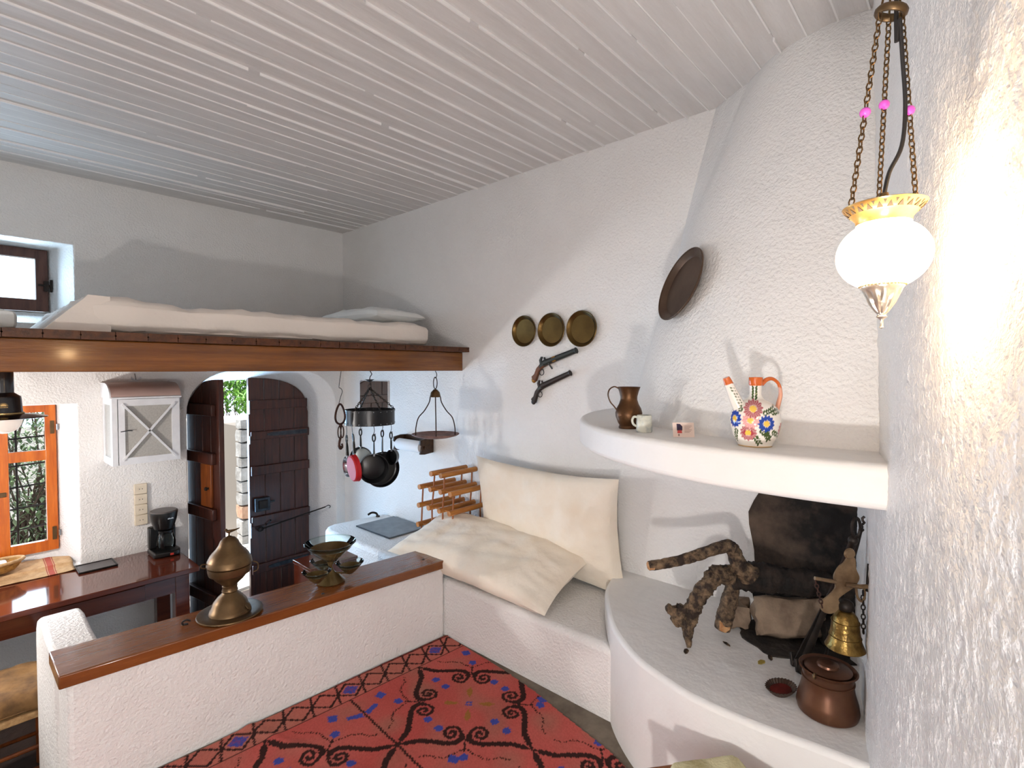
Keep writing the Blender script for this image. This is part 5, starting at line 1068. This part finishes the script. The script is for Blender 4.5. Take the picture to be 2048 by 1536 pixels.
# ------------------------------------------------------------------ kilim rug: pattern woven as point colours
def rug():
    step = 0.0055; ang = math.radians(-3.6); ca_, sa_ = math.cos(ang), math.sin(ang); ox, oy = 2.03, 2.368
    nu, nv = int(2.25 / step), int(2.05 / step)
    U, V = np.meshgrid(-np.arange(nu + 1) * step, -np.arange(nv + 1) * step, indexing='ij')     # local, corner at 0,0, going to -u, -v
    X = ox + U * ca_ - V * sa_; Y = oy + U * sa_ + V * ca_
    # small weave jitter gives the stepped look of the yarn
    rs = np.random.RandomState(2)
    JU = U + (np.round(V / 0.009) % 2) * 0.004 + rs.uniform(-0.001, 0.001, U.shape); JV = V
    col = np.zeros(U.shape + (3,)); base_ = np.array(lin(188, 96, 88)[:3]); dull = np.array(lin(150, 110, 94)[:3]); deep = np.array(lin(176, 72, 68)[:3])
    def smooth_noise(fx, fy, seed):
        r = np.random.RandomState(seed); a = 0
        for k in range(5):
            a = a + np.sin(U * fx * r.uniform(.6, 1.6) + V * fy * r.uniform(-1, 1) + r.uniform(0, 6)) * np.cos(V * fy * r.uniform(.6, 1.6) + U * fx * r.uniform(-.5, .5) + r.uniform(0, 6))
        return a / 3
    n1 = smooth_noise(7, 9, 1); n2 = smooth_noise(16, 13, 5)
    t1 = np.clip(0.35 + 0.5 * n1, 0, 1)[..., None]; col[:] = base_ * (1 - t1) + deep * t1
    t2 = np.clip(0.05 + 0.6 * n2, 0, 0.8)[..., None]; col = col * (1 - t2) + dull * t2
    dark = np.array(lin(54, 34, 32)[:3]); blue = np.array(lin(66, 76, 156)[:3]); gold = np.array(lin(150, 104, 56)[:3]); violet = np.array(lin(112, 70, 130)[:3])
    def seg_mask(pts, w, dash=0):
        m = np.zeros(U.shape, bool)
        acc = 0
        for i, (a, b_) in enumerate(zip(pts, pts[1:])):
            ax, ay = a; bx, by = b_; dx, dy = bx - ax, by - ay; L2 = dx * dx + dy * dy
            if L2 < 1e-10: continue
            x0, x1 = min(ax, bx) - w, max(ax, bx) + w; y0, y1 = min(ay, by) - w, max(ay, by) + w
            i0, i1 = int(max(0, -x1 / step - 1)), int(min(nu, -x0 / step + 1)) + 1; j0, j1 = int(max(0, -y1 / step - 1)), int(min(nv, -y0 / step + 1)) + 1
            if i0 >= i1 or j0 >= j1: continue
            u_, v_ = JU[i0:i1, j0:j1], JV[i0:i1, j0:j1]
            t = np.clip(((u_ - ax) * dx + (v_ - ay) * dy) / L2, 0, 1); d = np.hypot(u_ - ax - t * dx, v_ - ay - t * dy)
            ww = w if not isinstance(w, tuple) else w
            mm = d < ww / 2
            if dash: mm &= (((acc + t * math.sqrt(L2)) / dash) % 1) < 0.62
            m[i0:i1, j0:j1] |= mm; acc += math.sqrt(L2)
        return m
    def poly_mask(pts):
        m = np.zeros(U.shape, bool); n_ = len(pts)
        for i in range(n_):
            (x1, y1), (x2, y2) = pts[i], pts[(i + 1) % n_]
            if y1 == y2: continue
            m ^= ((y1 > JV) != (y2 > JV)) & (JU < (x2 - x1) * (JV - y1) / (y2 - y1) + x1)
        return m
    hx, hy = 0.398, 0.425; C0 = (-0.310, -0.592)
    haze = np.zeros(U.shape)
    strips = (-1, 0)
    for i in range(-1, 7):
        for j in range(0, 5):
            if (i, j) != (i, j): continue
            cx_, cy_ = C0[0] - i * 2 * hx, C0[1] - j * 2 * hy
            if cx_ < -2.7 or cy_ < -2.5: continue
            corners = [(cx_, cy_ + hy), (cx_ - hx, cy_), (cx_, cy_ - hy), (cx_ + hx, cy_)]
            for k in range(4):
                A = np.array(corners[k]); B_ = np.array(corners[(k + 1) % 4]); e = B_ - A; L = np.linalg.norm(e); e = e / L
                inw = np.array((cx_, cy_)) - (A + B_) / 2; inw = inw / np.linalg.norm(inw)
                for (P, d_) in ((A, e), (B_, -e)):
                    f = lambda a, b_: tuple(P + d_ * a * L + inw * b_)
                    thick = [f(0.06, 0.012), f(0.16, 0.030), f(0.28, 0.026), f(0.37, 0.022), f(0.43, 0.028), f(0.468, 0.048), f(0.472, 0.070)]
                    spir = [f(0.472, 0.070), f(0.462, 0.100), f(0.425, 0.124), f(0.375, 0.122), f(0.338, 0.100), f(0.342, 0.068), f(0.378, 0.054), f(0.415, 0.066), f(0.420, 0.090), f(0.392, 0.098), f(0.378, 0.084)]
                    col[seg_mask([f(0, 0), f(0.06, 0.012)], 0.011)] = dark
                    col[seg_mask(thick, 0.027)] = dark
                    col[seg_mask(spir, 0.016)] = dark
                    ten = [f(0.5, -0.006), f(0.44, -0.03), f(0.37, -0.058), f(0.30, -0.062), f(0.24, -0.050), f(0.17, -0.062)]
                    col[seg_mask(ten, 0.0085, 0.014)] = dark
                mid = (A + B_) / 2; g = lambda a, b_: tuple(mid + e * a + inw * b_)
                col[seg_mask([g(0, 0.05), g(0, -0.02)], 0.008)] = dark
                col[poly_mask([g(0, -0.030), g(0.022, -0.048), g(0.012, -0.074), g(-0.014, -0.074), g(-0.022, -0.050)])] = blue
                # gold leaf towards the centre
                col[poly_mask([g(0, 0.165), g(0.016, 0.19), g(0.012, 0.215), g(0, 0.25), g(-0.012, 0.215), g(-0.016, 0.19)])] = gold
            for (du_, dv_) in ((0, 0.265), (0, 0.185), (-0.21, 0.04), (-0.21, -0.04), (0, -0.185), (0, -0.265), (0.205, 0.04), (0.205, -0.04)):
                r = 0.019; cu, cv = cx_ + du_, cy_ + dv_
                col[poly_mask([(cu - r, cv - r * 0.5), (cu - r * 0.5, cv - r), (cu + r * 0.6, cv - r), (cu + r, cv - r * 0.4), (cu + r, cv + r * 0.5), (cu + r * 0.5, cv + r), (cu - r * 0.6, cv + r), (cu - r, cv + r * 0.5)])] = blue
            for (du_, dv_) in ((0.012, 0), (-0.012, 0), (0, 0.012), (0, -0.012)):
                r = 0.0095; col[poly_mask([(cx_ + du_ - r, cy_ + dv_), (cx_ + du_, cy_ + dv_ + r), (cx_ + du_ + r, cy_ + dv_), (cx_ + du_, cy_ + dv_ - r)])] = blue
            # upright line through the touching corner and the blue arrow bars beside it
            tx = cx_ - hx
            col[seg_mask([(tx, cy_ + hy + 0.02), (tx, cy_ - hy)], 0.0095)] = dark
            for s_ in (-1, 1):
                for vy in (cy_ + hy * 0.66, cy_ - hy * 0.72):
                    col[poly_mask([(tx + s_ * 0.006, vy + 0.016), (tx + s_ * 0.072, vy + 0.038), (tx + s_ * 0.080, vy + 0.016), (tx + s_ * 0.012, vy - 0.016)])] = blue
                    col[poly_mask([(tx + s_ * 0.098, vy + 0.085), (tx + s_ * 0.135, vy + 0.105), (tx + s_ * 0.150, vy + 0.06), (tx + s_ * 0.115, vy + 0.045)])] = blue
    # border band with lozenges
    bw = 0.165; inb = V > -bw
    bt_ = np.clip(0.35 + 0.5 * n1, 0, 1)[..., None]; cb_ = np.array(lin(188, 100, 90)[:3]) * (1 - bt_) + np.array(lin(160, 110, 94)[:3]) * bt_
    col[inb] = cb_[inb]
    per = 0.131; k0 = -0.145
    for k in range(-1, 19):
        c_ = k0 - k * per
        for s_ in (-1, 1): col[seg_mask([(c_ - per / 2 * 1.0, -0.090 + s_ * 0.0), (c_, -0.090 + s_ * 0.062), (c_ + per / 2, -0.090)], 0.0115)] = dark
        for s_ in (-1, 1): col[seg_mask([(c_ - s_ * 0.0 - per / 2, -0.090), (c_ - per / 2 + s_ * 0.02, -0.090 + 0.07 * s_)], 0.0105)] = dark
        if k % 4 == 0:
            lz = [(c_ - 0.043, -0.090), (c_, -0.049), (c_ + 0.043, -0.090), (c_, -0.131)]
            m = poly_mask(lz); col[m] = blue
            for (a, b_) in ((0, 2), (1, 3)): col[seg_mask([lz[a], lz[b_]], 0.007) & m] = violet
            col[seg_mask([((lz[0][0] + lz[1][0]) / 2, (lz[0][1] + lz[1][1]) / 2), ((lz[2][0] + lz[3][0]) / 2, (lz[2][1] + lz[3][1]) / 2)], 0.006) & m] = violet
    col[seg_mask([(0, -bw), (-2.3, -bw)], 0.009)] = dark
    cord = V > -0.022; col[cord] = np.where(((U[cord] / 0.012 + V[cord] / 0.012) % 1 < 0.6)[:, None], dark, np.array(lin(150, 62, 58)[:3]))
    ed = V > -0.004; col[ed] = np.array(lin(150, 134, 112)[:3])
    col *= (1 + rs.uniform(-0.10, 0.10, U.shape))[..., None]
    Zr = ZU + 0.006 + 0.0025 * n1 + 0.004 * np.clip(1 - np.abs(V + 0.012) / 0.02, 0, 1) + 0.010 * np.exp(-((U + 1.02 + 0.4 * (V + 0.3)) / 0.03) ** 2) * np.clip(1 + V / 0.9, 0, 1)
    edge_y = [0.2, 0.5, 0.72, 0.88, 1.0, 1.12, 1.354, 1.6, 1.917, 2.25, 2.4]; edge_x = [1.70, 1.70, 1.72, 1.765, 1.825, 1.87, 1.915, 1.965, 2.012, 2.028, 2.03]
    keep = (X < np.interp(Y, edge_y, edge_x)) & (Y > 0.25) & (X > -0.25) & (Y < 2.372 + (2.03 - X) * 0.042)
    idx = -np.ones(U.shape, int); idx[keep] = np.arange(keep.sum())
    co = np.stack([X[keep], Y[keep], Zr[keep]], 1)
    q = keep[:-1, :-1] & keep[1:, :-1] & keep[1:, 1:] & keep[:-1, 1:]
    F = np.stack([idx[:-1, :-1][q], idx[1:, :-1][q], idx[1:, 1:][q], idx[:-1, 1:][q]], 1)
    me = bpy.data.meshes.new('kilim_rug'); me.from_pydata(co.tolist(), [], F.tolist())
    ca = me.color_attributes.new('Col', 'FLOAT_COLOR', 'POINT'); buf = np.ones((len(co), 4), np.float32); buf[:, :3] = np.clip(col[keep], 0, 1); ca.data.foreach_set('color', buf.ravel())
    me.materials.append(vmat('kilim_wool', 0.92, bump=[(260, 0.0015, 1)], spec=0.1))
    o_ = bpy.data.objects.new('kilim_rug', me); COL.objects.link(o_)
    tag(o_, 'red kilim rug with dark scrolls and blue motifs on the raised floor', 'rug'); return o_
rug()
# stool at the hearth, just inside the frame
sto = thing('low_stool', 'brown wooden stool frame in front of the hearth', 'stool', (1.43, 0.55, ZU), 0)
Ms = T(1.500, 0.545, -0.050) @ RZ(-38)
for x in (-0.14, 0.10):
    for y in (-0.12, 0.12): obj('leg', box(NB(), x, x + 0.04, y, y + 0.04, ZU + 0.061, 0.885, Ms), 'cap_wood', sto, world=True, bevel=0.004)
obj('seat_frame', box(NB(), -0.15, 0.15, -0.13, 0.17, 0.845, 0.888, Ms), 'cap_wood', sto, world=True, bevel=0.004)
bm = cloth_box(-0.085, 0.155, -0.130, 0.135, 0.889, 0.926, amp=0.004, rad=0.03, seed=31, freq=14); bmesh.ops.transform(bm, matrix=Ms, verts=bm.verts[:])
tag(obj('stool_cushion', bm, 'cushion_floral'), 'pale floral cushion on the low stool', 'cushion')
# ------------------------------------------------------------------ outside
g = struct(obj('ground', box(NB(), -9, 14, YF + 0.55, 26, -0.16, -0.02), 'joint_earth', origin=False), 'earth joints of the garden path')
rnd = random.Random(12); ny_, nx_ = 26, 9
gx = [[(0.9 + 0.42 * i + rnd.uniform(-0.1, 0.1) + 0.26 * j, 5.2 + 0.40 * j + rnd.uniform(-0.09, 0.09)) for i in range(nx_ + 1)] for j in range(ny_ + 1)]
for j in range(ny_):
    for i in range(nx_):
        P = [gx[j][i], gx[j][i + 1], gx[j + 1][i + 1], gx[j + 1][i]]; c = (sum(p[0] for p in P) / 4, sum(p[1] for p in P) / 4)
        P = [(c[0] + (p[0] - c[0]) * 0.93, c[1] + (p[1] - c[1]) * 0.93) for p in P]
        obj('paving_slab', prism(NB(), P, -0.02, 0.004 + rnd.uniform(-0.006, 0.006), plane='xy'), 'stone_path', g)
gw = thing('garden_wall', 'rubble stone garden wall outside the door', 'wall', (2.9, 6.6, 0))
obj('core', box(NB(), 2.44, 3.9, 6.62, 7.3, -0.02, 1.42), 'joint_earth', gw, world=True)
z = 0.0; rnd = random.Random(31)
while z < 1.45:
    h = rnd.uniform(0.11, 0.2); x = 2.38
    while x < 3.2:
        wd = rnd.uniform(0.10, 0.26); bm = NB(); bmesh.ops.create_cube(bm, size=2.0); bmesh.ops.subdivide_edges(bm, edges=bm.edges[:], cuts=1, use_grid_fill=True)
        for v in bm.verts:
            p = v.co * (1 + rnd.uniform(-0.12, 0.08)); p = p * 0.8 + p.normalized() * 0.2
            v.co = (x + wd / 2 + p.x * wd * 0.48, 6.60 + p.y * 0.09, z + h / 2 + p.z * h * 0.47)
        obj('stone', bm, rnd.choice(('stone_wall', 'stone_wall', 'stone_wall', 'stone_warm')), gw, world=True, sharp=60); x += wd
    z += h
tag(obj('terrace_wall', box(NB(), 2.0, 9.0, 13.6, 14.1, -0.02, 0.95), 'white_wash', bevel=0.05), 'whitewashed terrace wall behind the garden path', 'wall')
def leaves(cen, rad, n, size, seed):
    r = random.Random(seed); bm = NB()
    for k in range(n):
        while True:
            p = Vector((r.uniform(-1, 1), r.uniform(-1, 1), r.uniform(-1, 1)))
            if p.length < 1: break
        p = Vector((cen[0] + p.x * rad[0], cen[1] + p.y * rad[1], cen[2] + p.z * rad[2])); s = size * r.uniform(0.5, 1.3)
        M = Matrix.Translation(p) @ Matrix.Rotation(r.uniform(0, 6.28), 4, 'Z') @ Matrix.Rotation(r.uniform(-1.2, 1.2), 4, 'X')
        a = [bm.verts.new(M @ Vector(q)) for q in ((0, -s, 0), (s * 0.4, 0, s * 0.12), (0, s, 0), (-s * 0.4, 0, s * 0.12))]; bm.faces.new(a)
    return bm
def shrub(label, cen, rad, n, size, seed, m, twigs, ground=0.0):
    t = thing('garden_shrub', label, 'shrub', (cen[0], cen[1], ground))
    f = obj('foliage', leaves(cen, rad, n, size, seed), m, t, world=True, flat=True); f['kind'] = 'stuff'
    r = random.Random(seed + 1); bm = NB()
    for k in range(twigs):
        e = Vector((cen[0] + r.uniform(-1, 1) * rad[0] * 0.8, cen[1] + r.uniform(-1, 1) * rad[1] * 0.8, cen[2] + r.uniform(-0.2, 1) * rad[2] * 0.85)); s = Vector((cen[0] + r.uniform(-.2, .2), cen[1], ground))
        mid = (s + e) / 2 + Vector((r.uniform(-.2, .2), r.uniform(-.1, .1), 0)); tube(bm, smooth_path([s, mid, e], 4), [0.012] * 5 + [0.006] * 4, 5)
    obj('branches', bm, 'twig', t, world=True); return t
shrub('tangled shrub with thin leaves right outside the kitchen window', (0.35, 6.0, 1.05), (1.3, 0.5, 1.2), 13000, 0.03, 3, 'leaf_dark', 150)
shrub('bright green bush above the garden path', (5.4, 14.8, 1.62), (1.6, 0.6, 0.66), 2600, 0.09, 7, 'leaf_green', 14, 0.0)
shrub('low plant spilling over the garden wall', (2.85, 6.85, 1.70), (0.42, 0.20, 0.20), 900, 0.04, 9, 'leaf_green', 8, 1.52)
